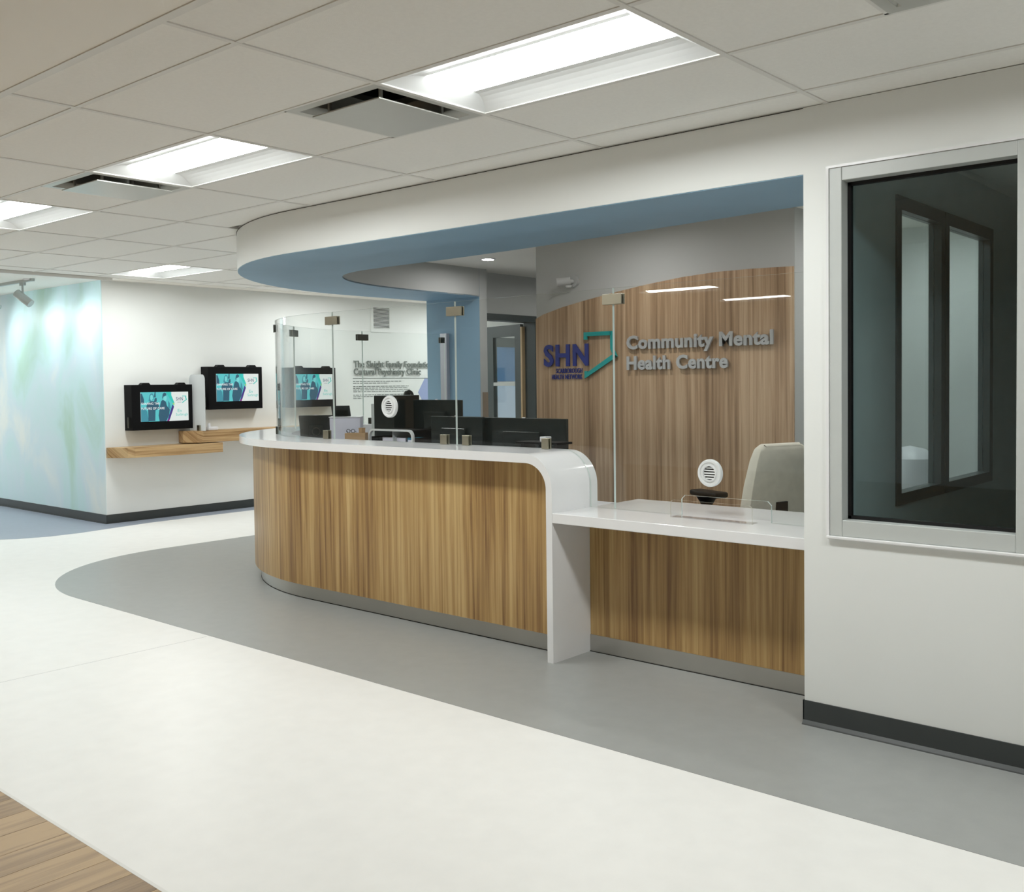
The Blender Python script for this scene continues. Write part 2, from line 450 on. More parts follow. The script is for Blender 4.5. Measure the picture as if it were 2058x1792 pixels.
mb = MB(); holes_plate(mb, X_MIN, XK+0.27, YB, Y_MAX, ZC, ZC+0.08, [(x, x+2*U, y, y+U) for x, y in MURAL_FILL]); mb.build('mural_ceiling', 'ceiling_paint', ceil)
MB().box(XK+0.24, XK+0.275, YB, YK, ZC-0.03, ZC+0.02).box(XK, XK+0.03, YK, Y_MAX, ZC-0.004, ZC+0.02).build('edge_trim', 'grid_metal', ceil)
MB().box(X_MIN, X_MAX, Y_MIN, Y_MAX, ZC+0.32, ZC+0.36).build('slab_above', 'edge_gap', ceil)
# reception ceiling and back rooms
inner = [(-1.98, 4.66), (-3.39, 4.81), (-4.24, 4.90), (-5.24, 4.955), (-6.0, 4.96), (-6.3, 4.975), (-6.55, 5.05), (-6.75, 5.18), (-6.92, 5.36), (-7.04, 5.55), (-7.14, 5.82), (-7.21, 6.2), (-7.24, 6.6), (-7.25, 7.3)]
MB().prism(inner+[(-7.25, 7.41), (-7.45, 7.41), (-7.45, Y_MAX), (X_MAX, Y_MAX), (X_MAX, 4.13), (XE, 4.13)], ZC-0.003, ZC+0.05).build('reception_ceiling', 'ceiling_paint', ceil)
tile_meshes = {}
def tile(i0, i1, j0, j1):
    x0, x1, y0, y1 = gx(i0), gx(i1), gy(j0), gy(j1)
    if x0 >= X_MAX: return
    x0 = max(x0, XK+0.275 if y0 < YK-0.3 else XK); x1 = min(x1, X_MAX)
    if x1-x0 < 0.05: return
    if y0 > sof_y(x0)+0.02 and y0 > sof_y(x1)+0.02: return
    if x1 > XL+SR and y1 > YF+0.15: y1 = YF+0.15
    g_ = 0.010
    key = (round(x1-x0, 3), round(y1-y0, 3))
    if key not in tile_meshes:
        a, b_ = key[0]/2-g_, key[1]/2-g_
        tile_meshes[key] = MB().prism([(-a, -b_), (a, -b_), (a, b_), (-a, b_)], 0.0035, 0.02).mesh('tile')
    link('ceiling_tile', tile_meshes[key], ceil, ((x0+x1)/2, (y0+y1)/2, ZC))
for j0, j1 in [(-0.456, 0)]+[(j, j+1) for j in range(0, 17)]:
    for i in range(-16, 10, 2):
        if j0 == 1:
            if (i, 1) in TROFF: continue
            for h in (i, i+1):
                if (h, 1) not in DIFF: tile(h, h+1, 1, 2)
            continue
        if (i, j0) in TROFF: continue
        if j0 >= 4 and gx(i) > XL+0.3+SR: continue
        tile(i, i+2, j0, j1)
bw = 0.012
def bar(x0, x1, y0, y1):
    MB().box(x0, x1, y0, y1, ZC-0.0005, ZC+0.03).build('grid_bar', 'grid_metal', ceil)
for j in range(0, 17):
    y = gy(j); x1 = min(X_MAX, sof_x(y)+0.05); x0 = XK+0.275 if y < YK else XK
    if x1 > x0: bar(x0, x1, y-bw, y+bw)
for i in range(-14, 10, 2):
    x = gx(i); y1 = min(sof_y(x)+0.05, Y_MAX)
    MB().box(x-bw, x+bw, YB, y1, ZC-0.0013, ZC+0.03).build('grid_bar', 'grid_metal', ceil)
for i, j in DIFF:
    for h in (i, i+1):
        if h % 2: bar(gx(h)-bw, gx(h)+bw, gy(j), gy(j+1))

# ---- walls
wf = sroot('wall_front', 'white front wall with a dark window at the right')
WX0, WX1, WZ0, WZ1 = -1.855, -1.035, 0.852, 2.425
mb = MB(); holes_plate(mb, XE, X_MAX, 0, ZC, YF, YF+0.13, [(WX0, WX1, WZ0, WZ1)], 'y')
mb.build('wall_face', 'wall_paint', wf)
bl = sroot('baseboard_front', 'dark rubber cove base along the front wall')
MB().box(XE-0.004, X_MAX, YF-0.006, YF, 0, 0.107).prism([(YF-0.006, 0), (YF-0.022, 0), (YF-0.018, 0.006), (YF-0.006, 0.02)], XE-0.004, X_MAX, ax='x').build('cove_base', 'base_dark', bl)
MB().box(XE-0.006, XE, YF-0.006, YF+0.13, 0, 0.107).build('end_base', 'base_dark', bl)
# window in front wall
w1 = sroot('window_1', 'dark interior window with pale frame in the white front wall', (-1.45, YF, WZ0))
MB().box(WX0, WX0+0.057, YF-0.012, YF+0.05, WZ0, WZ1).build('frame_jamb', 'alu_frame', w1, bevel=0.003)
MB().box(WX1-0.057, WX1, YF-0.012, YF+0.05, WZ0, WZ1).build('frame_jamb', 'alu_frame', w1, bevel=0.003)
MB().box(WX0+0.057, WX1-0.057, YF-0.010, YF+0.05, WZ1-0.057, WZ1).build('frame_head', 'alu_frame', w1, bevel=0.003)
MB().box(WX0+0.057, WX1-0.057, YF-0.010, YF+0.05, WZ0, WZ0+0.07).build('frame_sill', 'alu_frame', w1, bevel=0.003)
MB().box(WX0-0.012, WX1+0.012, YF-0.022, YF+0.01, WZ0-0.014, WZ0).build('sill_trim', 'solid_surface', w1, bevel=0.004)
MB().box(WX0-0.012, WX0, YF-0.018, YF+0.01, WZ0, WZ1+0.01).box(WX0, WX1+0.012, YF-0.018, YF+0.01, WZ1, WZ1+0.01).build('edge_trim', 'solid_surface', w1)
a0, a1, c0, c1 = WX0+0.057, WX1-0.057, WZ0+0.07, WZ1-0.057
MB().box(a0, a0+0.014, YF+0.05, YF+0.075, c0, c1).box(a1-0.014, a1, YF+0.05, YF+0.075, c0, c1).box(a0, a1, YF+0.05, YF+0.075, c0, c0+0.014).box(a0, a1, YF+0.05, YF+0.075, c1-0.014, c1).build('gasket', 'gasket', w1)
MB().box(a0, a1, YF+0.06, YF+0.066, c0, c1).build('pane', 'window_glass', w1)
# dark room behind the window; its left partition has two windows into reception
PX0, PX1 = -1.978, -1.918
PW = [(4.93, 5.55, 0.92, 2.40), (5.64, 6.42, 0.92, 2.40)]
wp = sroot('wall_partition', 'partition between reception and the dark side room')
mb = MB(); holes_plate(mb, YF+0.13, 8.6, 0, ZC-0.003, PX0, PX1, PW, 'x'); mb.build('partition_face', 'dark_room', wp)
wr = sroot('wall_side_room', 'unlit walls of the side room behind the dark window')
MB().box(PX1, 1.7, 8.6, 8.7, 0, ZC-0.003).box(1.6, 1.7, YF+0.13, 8.6, 0, ZC-0.003).box(PX1, 1.6, YF+0.13, YF+0.14, 0, WZ0-0.02).box(PX1, 1.6, YF+0.13, YF+0.14, WZ1+0.02, ZC-0.003)\
    .build('room_wall', 'dark_room', wr)
for k, (y0, y1, z0, z1) in enumerate(PW):
    w = sroot('window_%d' % (k+2), 'tall sidelight seen through the dark window, %s one' % ('nearer' if k == 0 else 'farther'), (PX1, (y0+y1)/2, z0))
    for q in ((y0-0.04, y0+0.02, z0-0.04, z1+0.05), (y1-0.02, y1+0.04, z0-0.04, z1+0.05)):
        MB().box(PX0-0.002, PX1+0.010, q[0], q[1], q[2], q[3]).build('frame_jamb', 'dark_frame', w)
    MB().box(PX0-0.002, PX1+0.010, y0+0.02, y1-0.02, z1-0.02, z1+0.05).build('frame_head', 'dark_frame', w)
    MB().box(PX0-0.002, PX1+0.010, y0+0.02, y1-0.02, z0-0.04, z0+0.02).build('frame_sill', 'dark_frame', w)
    MB().box(PX0+0.025, PX0+0.031, y0+0.02, y1-0.02, z0+0.02, z1-0.02).build('pane', 'clear_glass', w)
# ---- soffit
sf = sroot('trim_1', 'curved white ceiling soffit with blue underside over the reception desk', (-5, YF, ZS))
po = lpath(YF, XL, SR, XE, YP+0.1); po2 = lpath(YF+0.015, XL+0.015, SR-0.015, XE, YP+0.1)
MB().sheet(po, po2, ZS, ZC+0.02).build('fascia', 'wall_paint', sf, smooth=True)
def resample(p, n):
    L = [0]
    for i in range(1, len(p)): L.append(L[-1]+math.dist(p[i], p[i-1]))
    out = []
    for k in range(n):
        d = L[-1]*k/(n-1); i = 0
        while i < len(p)-2 and L[i+1] < d: i += 1
        t = (d-L[i])/max(1e-9, L[i+1]-L[i]); t = min(1, t)
        out.append((p[i][0]+(p[i+1][0]-p[i][0])*t, p[i][1]+(p[i+1][1]-p[i][1])*t))
    return out
def smooth_path(p, it=3):
    for _ in range(it):
        q = [p[0]]
        for a, b in zip(p[:-1], p[1:]): q += [(a[0]*.75+b[0]*.25, a[1]*.75+b[1]*.25), (a[0]*.25+b[0]*.75, a[1]*.25+b[1]*.75)]
        p = q+[p[-1]]
    return p
inn = resample(smooth_path(inner), 64)
oo = resample(lpath(YF+0.004, XL+0.004, SR-0.004, XE, YP), 64)
MB().sheet(oo, inn, ZS-0.004, ZS+0.008).build('underside', 'blue_paint', sf)
inn2 = [(x-0.012, y-0.012) for x, y in inn]
MB().sheet(inn, inn2, ZS-0.003, ZC).build('inner_face', 'wall_upper', sf, smooth=True)
MB().sheet(lpath(YF-0.003, XL-0.003, SR+0.003, XE, YP), po, ZC-0.004, ZC-0.001).build('shadow_gap', 'edge_gap', sf)
# ---- blue pillar and door wall
wpil = sroot('wall_pillar', 'blue painted pillar at the end of the reception desk', (-7.65, YP, 0))
MB().box(XL, -7.25, YP+0.004, YP+0.11, 0, ZC).build('pillar_core', 'wall_upper', wpil)
MB().box(XL, -7.252, YP, YP+0.004, 0, ZC).build('blue_face', 'blue_paint', wpil)
DY0, DY1, DZ = 7.52, 8.42, 2.27
wdoor = sroot('wall_door', 'grey wall with an open glazed door behind the reception')
mb = MB(); holes_plate(mb, YP+0.11, Y_MAX, 0, ZC, -7.57, -7.45, [(DY0, DY1, -1, DZ)], 'x'); mb.build('door_wall_face', 'wall_upper', wdoor)
d1 = sroot('door_1', 'dark framed glazed door standing open behind the reception', (-7.5, 8.0, 0))
MB().box(-7.60, -7.43, DY0, DY1, DZ-0.07, DZ).build('frame_head', 'dark_frame', d1)
MB().box(-7.60, -7.43, DY0, DY0+0.05, 0, DZ-0.07).build('frame_jamb', 'dark_frame', d1)
MB().box(-7.60, -7.43, DY1-0.06, DY1, 0, DZ-0.07).build('frame_jamb', 'dark_frame', d1)
# door leaf, hinged at the far jamb and swung into the corridor
hx, hy = -7.60, 8.345; ex, ey = -8.32, 8.53
dl = Vector((ex-hx, ey-hy, 0)); dw = dl.length; dl.normalize(); dn = Vector((-dl.y, dl.x, 0))
def leafbox(name, mat, s0, s1, z0, z1, t0=-0.022, t1=0.022, parent=None, uvf=None):
    P = []
    for z in (z0, z1):
        for s_, t_ in ((s0, t0), (s1, t0), (s1, t1), (s0, t1)):
            q = Vector((hx, hy, z))+dl*s_+dn*t_; P.append(tuple(q))
    return MB().add(P, [(0,3,2,1),(4,5,6,7),(0,1,5,4),(1,2,6,5),(2,3,7,6),(3,0,4,7)]).build(name, mat, parent or d1, uvf=uvf)
lt = 2.19
leaf = leafbox('door_leaf', 'dark_frame', 0.02, 0.14, 0.01, lt)
leafbox('stile', 'dark_frame', dw-0.13, dw, 0.01, lt, parent=leaf)
leafbox('top_rail', 'dark_frame', 0.14, dw-0.13, lt-0.13, lt, parent=leaf)
leafbox('bottom_rail', 'dark_frame', 0.14, dw-0.13, 0.01, 0.26, parent=leaf)
leafbox('mid_rail', 'alu_frame', 0.14, dw-0.13, 1.49, 1.53, parent=leaf)
leafbox('pane', 'clear_glass', 0.14, dw-0.13, 0.26, lt-0.13, -0.004, 0.004, parent=leaf)
leafbox('edge_strip', 'wood_edge', -0.012, 0.018, 0.01, lt-0.03, -0.024, 0.024, parent=leaf, uvf=lambda co: (co.x*3, co.z))
leafbox('latch', 'chrome_white', 0.02, 0.05, 1.18, 1.27, -0.03, -0.022, parent=leaf)
# ---- wood clad back wall block
YW, BX0, BX1 = 6.2, -5.49, -3.135
wb = sroot('wall_back', 'grey and wood clad back wall of the reception with raised lettering')
MB().box(BX0, BX1, YW, 10.5, 0, ZC).build('wall_block', 'wall_upper', wb)
top = [(-5.489, 2.053), (-5.41, 2.085), (-5.2, 2.135), (-4.95, 2.178), (-4.66, 2.222), (-4.37, 2.260), (-4.05, 2.292), (-3.75, 2.308), (-3.45, 2.308), (-3.137, 2.300)]
# measured top line in the photograph
poly = [(-5.489, 0.0), (-3.137, 0.0)]+top[::-1]
MB().prism(poly, YW-0.012, YW, ax='y').build('wood_cladding', 'wood_wall', wb, uvf=lambda co: (co.x, co.z))
MB().box(BX1, PX0, 7.7, 7.8, 0, ZC).build('alcove_wall', 'wall_paint', wb)
# ---- kiosk wall, mural wall, outer walls
wk = sroot('wall_left', 'white wall carrying the check in kiosks')
MB().box(XK-0.12, XK, YK+0.006, Y_MAX, 0, ZC).build('wall_face', 'wall_paint', wk)
wm = sroot('wall_mural', 'pale blue green watercolour mural wall at the left')
MB().box(X_MIN, XK, YK, YK+0.006, 0, ZC).build('mural_face', 'mural', wm)
bb = sroot('baseboard_left', 'dark cove base around the kiosk wall and mural corner')
for args in ((XK, XK+0.007, YK-0.007, Y_MAX, 0, 0.1), (X_MIN, XK, YK-0.007, YK, 0, 0.1), (XK, XK+0.02, YK-0.02, Y_MAX, 0, 0.008), (X_MIN, XK, YK-0.02, YK, 0, 0.008)):
    MB().box(*args).build('cove_base', 'base_dark', bb)
wo = sroot('wall_outer', 'plain white outer walls of the hall out of view')
MB().box(X_MIN-0.1, X_MIN, Y_MIN, Y_MAX, 0, ZC).box(X_MAX, X_MAX+0.1, Y_MIN, Y_MAX, 0, ZC).box(X_MIN, X_MAX, Y_MIN-0.1, Y_MIN, 0, ZC).box(X_MIN, X_MAX, Y_MAX, Y_MAX+0.1, 0, ZC).build('wall_face', 'wall_paint', wo)
# far corridor window (seen through the door)
w4 = sroot('window_4', 'dark framed corridor window with blue pane seen through the open door', (XK, 12.0, 0))
MB().box(XK, XK+0.03, 11.35, 11.45, 0.0, 2.25).box(XK, XK+0.03, 12.15, 12.3, 0.0, 2.25).box(XK, XK+0.03, 11.45, 12.15, 2.1, 2.25).build('frame', 'dark_frame', w4)
MB().box(XK+0.005, XK+0.012, 11.45, 12.15, 1.55, 2.1).build('pane', 'window_blue', w4)
MB().box(XK+0.005, XK+0.012, 11.45, 12.15, 0.1, 1.5).build('lower_pane', 'corridor_blue', w4)

# ================================================================== CEILING FITTINGS
def make_troffer(loc, label, bulge=0.010):
    """2x4 recessed light, origin at its lower corner x0,y0 at ceiling level"""
    t = thing('ceiling_light', label, 'ceiling light', loc, 'recessed ceiling lights')
    x0, y0, z = loc; Lx, Ly = 2*U, U; e = 0.014; h = 0.042
    X0, X1, Y0, Y1 = x0+e, x0+Lx-e, y0+e, y0+Ly-e
    l0, l1 = y0+0.17, y0+Ly-0.17; ex_ = 0.085
    mb = MB(); N = 5
    for side in (0, 1):
        pr = []
        for k in range(N+1):
            q = k/N
            yy = (Y0+(l0-Y0)*q) if side == 0 else (Y1+(l1-Y1)*q)
            zz = z+0.004+h*math.sin(q*math.pi/2)
            pr.append((yy, zz))
        for k in range(N):
            (ya, za), (yb, zb) = pr[k], pr[k+1]
            xa, xb = ex_*math.sin(k/N*math.pi/2), ex_*math.sin((k+1)/N*math.pi/2)
            mb.add([(X0+xa, ya, za), (X1-xa, ya, za), (X1-xb, yb, zb), (X0+xb, yb, zb)], [(0, 1, 2, 3)])
    mb.build('side_reflector', 'reflector', t)
    for s_ in (0, 1):
        mb = MB()
        xa = X0 if s_ == 0 else X1; xb = X0+ex_ if s_ == 0 else X1-ex_
        P = []
        for side, rng in ((0, range(N, -1, -1)), (1, range(0, N+1))):
            for k in rng:
                q = k/N; w_ = math.sin(q*math.pi/2)
                P.append((xa+(xb-xa)*w_, (Y0+(l0-Y0)*q) if side == 0 else (Y1+(l1-Y1)*q), z+0.004+h*w_))
        mb.add(P, [tuple(range(len(P)))])
        mb.build('end_plate', 'reflector', t)
    mb = MB(); K = 8; pts = []
    for k in range(K+1):
        q = k/K; pts.append((l0+(l1-l0)*q, z+0.004+h-bulge*math.sin(q*math.pi)))
    for k in range(K):
        mb.add([(X0+ex_, *pts[k]), (X1-ex_, *pts[k]), (X1-ex_, *pts[k+1]), (X0+ex_, *pts[k+1])], [(0, 1, 2, 3)])
    for xx in (X0+ex_, X1-ex_):
        mb.add([(xx, *p) for p in pts], [tuple(range(len(pts)))])
    mb.build('lens', 'lens', t)
    MB().box(x0+0.002, X0, y0+0.002, y0+Ly-0.002, z, z+0.012).box(X1, x0+Lx-0.002, y0+0.002, y0+Ly-0.002, z, z+0.012).box(X0, X1, y0+0.002, Y0, z, z+0.012).box(X0, X1, Y1, y0+Ly-0.002, z, z+0.012).build('rim', 'grid_metal', t)
    MB().box(x0+0.004, x0+Lx-0.004, y0+0.004, y0+Ly-0.004, z+0.055, z+0.075).build('housing', 'grid_metal', t)
    return t
tl_ = {(-2, 1): 'largest recessed ceiling light, nearest the white front wall', (-6, 1): 'recessed ceiling light second from the right in the near row', (-10, 1): 'recessed ceiling light cut off by the left edge of the picture',
       (2, 1): 'recessed ceiling light beyond the right edge of the picture', (-14, 5): 'recessed ceiling light farthest away, just above the kiosk wall',
       (-14, 9): 'added corridor fill light hidden behind the soffit, nearer one', (-14, 13): 'added corridor fill light hidden behind the soffit, farther one'}  # the two corridor lights are unseen, added to brighten the corridor
proto = None
for c in TROFF:
    loc = (gx(c[0]), gy(c[1]), ZC)
    if proto is None: proto = make_troffer(loc, tl_[c])
    else: tag(copytree(proto, loc), tl_[c])
for (x, y), lb in zip(REAR, ('ceiling light with dropped lens behind the viewpoint, nearer the desk', 'ceiling light with dropped lens behind the viewpoint, nearer the back wall')):
    make_troffer((x, y, ZC), lb, 0.045)
for k, (x, y) in enumerate(MURAL_FILL):
    tag(copytree(proto, (x, y, ZC)), 'added recessed fill light before the mural, standing in for unseen daylight', None, 'added fill lights before the mural')
def make_diffuser(loc, label):
    t = thing('air_diffuser', label, 'air diffuser', loc, 'square ceiling air diffusers')
    x0, y0, z = loc; cx_, cy_ = x0+U/2, y0+U/2; a = U/2-0.014
    MB().add([(cx_+sx*r, cy_+sy*r, z+h) for r, h in ((a, 0.0), (a-0.03, 0.0), (a-0.06, 0.03), (0.2, 0.10), (0.2, 0.13)) for sx, sy in ((-1, -1), (1, -1), (1, 1), (-1, 1))],
             [(k*4+i, k*4+(i+1) % 4, (k+1)*4+(i+1) % 4, (k+1)*4+i) for k in range(4) for i in range(4)]).build('cone', 'diffuser_dark', t)
    mb = MB(); R = U/2-0.002
    holes_plate(mb, cx_-R, cx_+R, cy_-R, cy_+R, z-0.001, z+0.006, [(cx_-a+0.03, cx_+a-0.03, cy_-a+0.03, cy_+a-0.03)])
    mb.build('frame', 'diffuser_metal', t)
    MB().ring((cx_, cy_, z+0.10), (0, 0, 1), [(0.13, 0), (0.13, 0.1), (0.001, 0.1)], 24).build('duct_neck', 'duct_black', t)
    p = 0.222
    MB().add([(cx_+sx*r, cy_+sy*r, z+h) for r, h in ((p, -0.024), (p, -0.019), (p-0.02, -0.012)) for sx, sy in ((-1, -1), (1, -1), (1, 1), (-1, 1))],
             [(0, 1, 2, 3)]+[(k*4+i, k*4+(i+1) % 4, (k+1)*4+(i+1) % 4, (k+1)*4+i) for k in range(2) for i in range(4)]+[(8, 9, 10, 11)]).build('plaque', 'diffuser_metal', t)
    for sx, sy in ((-1, -1), (1, -1), (1, 1), (-1, 1)):
        MB().box(cx_+sx*0.17-0.006, cx_+sx*0.17+0.006, cy_+sy*0.17-0.006, cy_+sy*0.17+0.006, z-0.014, z+0.11).build('hanger', 'diffuser_metal', t)
    return t
d0 = make_diffuser((gx(-3), gy(1), ZC), 'larger square air diffuser beside the nearest ceiling light')
tag(copytree(d0, (gx(-7), gy(1), ZC)), 'smaller square air diffuser in front of the middle ceiling light')
tag(copytree(d0, (gx(1), gy(1), ZC)), 'square air diffuser beyond the right edge of the picture')
def make_down(loc, label):
    t = thing('downlight', label, 'downlight', loc, 'small round downlights in the reception ceiling')
    MB().ring(loc, (0, 0, 1), [(0.075, 0.0), (0.075, -0.006), (0.058, -0.008), (0.056, 0.0), (0.056, 0.012)], 24).build('trim_ring', 'white_plastic', t, smooth=True)
    MB().prism([(loc[0]+0.056*math.cos(a*math.pi/10), loc[1]+0.056*math.sin(a*math.pi/10)) for a in range(20)], loc[2]-0.002, loc[2]+0.006).build('lens', 'down_lens', t)
    return t
ZR = ZC-0.003
dn0 = make_down((-6.63, 6.80, ZR), 'small round downlight in the grey reception ceiling above the monitors')
for x, y in ((-4.3, 5.45), (-2.55, 5.5), (-2.5, 6.9), (-6.4, 8.6)):
    tag(copytree(dn0, (x, y, ZR)), 'round downlight in the reception ceiling hidden by the soffit', None, 'small round downlights in the reception ceiling')
# track lights
tk = thing('light_track', 'pale straight lighting track on the ceiling in front of the mural', 'track', (-12.4, 4.62, ZC))
MB().box(-13.8, -11.35, 4.60, 4.635, ZC-0.03, ZC).build('rail', 'track_grey', tk)
MB().ring((-11.45, 4.618, ZC), (0, 0, -1), [(0.0, 0.012), (0.055, 0.012), (0.06, 0)], 20).build('feed_cap', 'white_plastic', tk)
def head(x, label):
    t = thing('track_spotlight', label, 'spotlight', (x, 4.618, ZC-0.03), 'track spotlights')
    z = ZC-0.03
    MB().box(x-0.05, x+0.05, 4.603, 4.633, z-0.03, z).build('adapter', 'track_grey', t)
    MB().cyl((x, 4.618, z-0.03), (x, 4.618, z-0.13), 0.011).build('stem', 'track_grey', t)
    c = Vector((x, 4.618, z-0.165)); d = Vector((0.60, 0.45, -0.58)).normalized()
    MB().cyl(c-d*0.09, c+d*0.11, 0.046, n=20).build('can', 'track_grey', t, smooth=True)
    ld = bpy.data.lights.new('spot', 'SPOT'); ld.energy = 24; ld.color = (0.84, 0.94, 1.0); ld.spot_size = 2.7; ld.spot_blend = 1.0; ld.shadow_soft_size = 0.05
    lo = bpy.data.objects.new('spot_beam', ld); COL.objects.link(lo)
    p = c+d*0.125
    lo.matrix_world = Matrix.Translation(p) @ d.to_track_quat('-Z', 'Y').to_matrix().to_4x4()
    lo.parent = t; lo.matrix_parent_inverse = Matrix.Translation(-Vector((x, 4.618, ZC-0.03)))
    return t
head(-11.62, 'grey cylinder spotlight on the track before the mural, the whole one')
head(-12.5, 'grey spotlight on the track cut by the left picture edge')
head(-13.5, 'grey spotlight on the far end of the track left of the picture')

# ================================================================== RECEPTION DESK
Y0D = 4.03; XD0 = -8.05; RD = 2.2
def dpath(off, xs, r=None, yend=YP-0.002):
    return lpath(Y0D+off, XD0+off, (RD-off) if r is None else r, xs, yend, 36)
ZT, TH = 1.135, 0.052
XA = -3.665; RO = 0.19; RI = RO-TH*0.78
desk = thing('reception_desk', 'tall curved reception desk with wood front and white waterfall top', 'desk', (-5.5, 4.3, 0))
# counter top: curved slab + waterfall end
pa, pb = dpath(0, XA), dpath(0.40, XA)
MB().sheet(pa, pb, ZT-TH, ZT).build('countertop', 'solid_surface', desk, smooth=True)
XO = XA+RO; zc_ = ZT-RO
prof = [(XA-0.001, ZT)]+[(XA+RO*math.sin(t), zc_+RO*math.cos(t)) for t in [math.pi/2*i/16 for i in range(1, 17)]]+[(XO, 0.001), (XO-0.042, 0.001)]
ri = RO-0.042; 
inn_arc = []
for i in range(16, -1, -1):
    t = math.pi/2*i/16
    inn_arc.append((XA+(RO-0.042)*math.sin(t), (zc_)+(RO-TH)*math.cos(t)))
prof += inn_arc
MB().prism(prof, Y0D, Y0D+0.40, ax='y').build('waterfall_end', 'solid_surface', desk, smooth=True)
# wood front (curved) with arch corner cut
wp_a, wp_b = dpath(0.12, XA, 2.03), dpath(0.14, XA, 2.01)
MB().sheet(wp_a, wp_b, 0.115, ZT-TH).build('front_panel', 'wood_desk', desk, smooth=True)
arch = [(XA-0.001, 0.115), (XO-0.042, 0.115)]+[(x, z) for x, z in inn_arc]
MB().prism(arch, Y0D+0.12, Y0D+0.14, ax='y').build('front_panel_end', 'wood_desk', desk, uvf=lambda co: (XA-co.x+20, co.z))
kp_a, kp_b = dpath(0.18, XO-0.042, 1.93), dpath(0.195, XO-0.042, 1.915)
MB().sheet(kp_a, kp_b, 0.004, 0.118).build('toe_kick', 'steel', desk, smooth=True)
MB().sheet(dpath(0.178, XO-0.042, 1.932), kp_a, 0.0, 0.006).build('floor_seal', 'edge_gap', desk)
MB().sheet(dpath(0.38, XA, 1.75), dpath(0.40, XA, 1.73), 0.0, ZT-TH).build('back_panel', 'white_plastic', desk)
MB().sheet(dpath(0.40, XA, 1.73), dpath(1.10, XA, 1.03), 0.71, 0.74).build('work_surface', 'white_plastic', desk)
# low counter
ZL = 0.82
low = thing('low_counter', 'low white accessible counter with wood front beside the tall desk', 'counter', (-2.75, 4.4, 0))
MB().box(XO+0.001, XE-0.001, Y0D, 4.825, ZL-0.054, ZL).build('countertop', 'solid_surface', low, bevel=0.003)
MB().box(XO+0.001, XE-0.001, 4.355, 4.375, 0.098, ZL-0.054).build('front_panel', 'wood_desk', low, uvf=lambda co: (co.x*1.0+7, co.z))
MB().box(XO+0.001, XE-0.001, 4.350, 4.365, 0.004, 0.098).build('toe_kick', 'steel', low)
MB().box(XO+0.001, XE-0.001, 4.346, 4.352, 0.0, 0.005).build('floor_seal', 'edge_gap', low)
# ================================================================== GLASS SCREEN
GO = 0.33; YG = Y0D+GO; ZG = 2.04; GT = 0.010; RG = 1.76
scr = thing('glass_screen', 'tall clear glass protective screen standing around the reception counters', 'glass screen', (-4.5, YG, ZL))
S1, S2, S3 = -3.30, -4.55, -5.80
gp = 0.003
zb = ZT+0.002; zl = ZL+0.002
# pane at the wall, with a pass through notch
nt0, nt1 = -2.86, -2.335
poly = [(S1+gp, zl), (nt0, zl), (nt0, zl+0.085), (nt0+0.02, zl+0.105), (nt1-0.02, zl+0.105), (nt1, zl+0.085), (nt1, zl), (XE-0.002, zl), (XE-0.002, ZG), (S1+gp, ZG)]
MB().prism(poly, YG, YG+GT, side_mi=1, ax='y').build('pane', ['clear_glass', 'glass_edge'], scr)
r_ = RO+0.003
arc = [(XA+r_*math.sin(math.pi/2*i/12), zc_+r_*math.cos(math.pi/2*i/12)) for i in range(13)]
poly = [(S2+gp, zb)]+arc+[(XO+0.003, zl), (S1-gp, zl), (S1-gp, ZG), (S2+gp, ZG)]
MB().prism(poly, YG, YG+GT, side_mi=1, ax='y').build('pane', ['clear_glass', 'glass_edge'], scr)
MB().prism([(S3+gp, zb), (S2-gp, zb), (S2-gp, ZG), (S3+gp, ZG)], YG, YG+GT, side_mi=1, ax='y').build('pane', ['clear_glass', 'glass_edge'], scr)
# curved panes
def gpt(s, off=0.0):
    """point on the screen line; s = angle in degrees on the corner arc, beyond 90 = metres along the left run"""
    cx_, cy_ = XD0+GO+RG, YG+RG; r = RG-off
    t = math.radians(s); return (cx_-r*math.sin(t), cy_-r*math.cos(t))
def cpane(a0, a1, pre=None, post=None):
    n = max(4, int((a1-a0)/2.5)); A = [gpt(a0+(a1-a0)*i/n) for i in range(n+1)]; B = [gpt(a0+(a1-a0)*i/n, GT) for i in range(n+1)]
    if pre: A = [(pre, YG)]+A; B = [(pre, YG+GT)]+B
    if post: A = A+[(XD0+GO, post)]; B = B+[(XD0+GO+GT, post)]
    mb = MB(); n = len(A); o = 0
    mb.v = [(p[0], p[1], zb) for p in A]+[(p[0], p[1], ZG) for p in A]+[(p[0], p[1], ZG) for p in B]+[(p[0], p[1], zb) for p in B]
    for i in range(n-1):
        for k in range(4):
            k2 = (k+1) % 4; mb.f.append([k*n+i, k*n+i+1, k2*n+i+1, k2*n+i]); mb.mi.append(0 if k in (0, 2) else 1)
    mb.f += [[0, n, 2*n, 3*n], [n-1, 4*n-1, 3*n-1, 2*n-1]]; mb.mi += [1, 1]
    return mb.build('curved_pane', ['curved_glass', 'glass_edge'], scr, smooth=True)
A1, A2 = 33.0, 58.0
cpane(0, A1-0.15, pre=S3-gp); cpane(A1+0.15, A2-0.15); cpane(A2+0.15, 90, post=6.15)
MB().prism([(6.156, zb), (7.24, zb), (7.24, ZG), (6.156, ZG)], XD0+GO, XD0+GO+GT, side_mi=1, ax='x').build('pane', ['clear_glass', 'glass_edge'], scr)
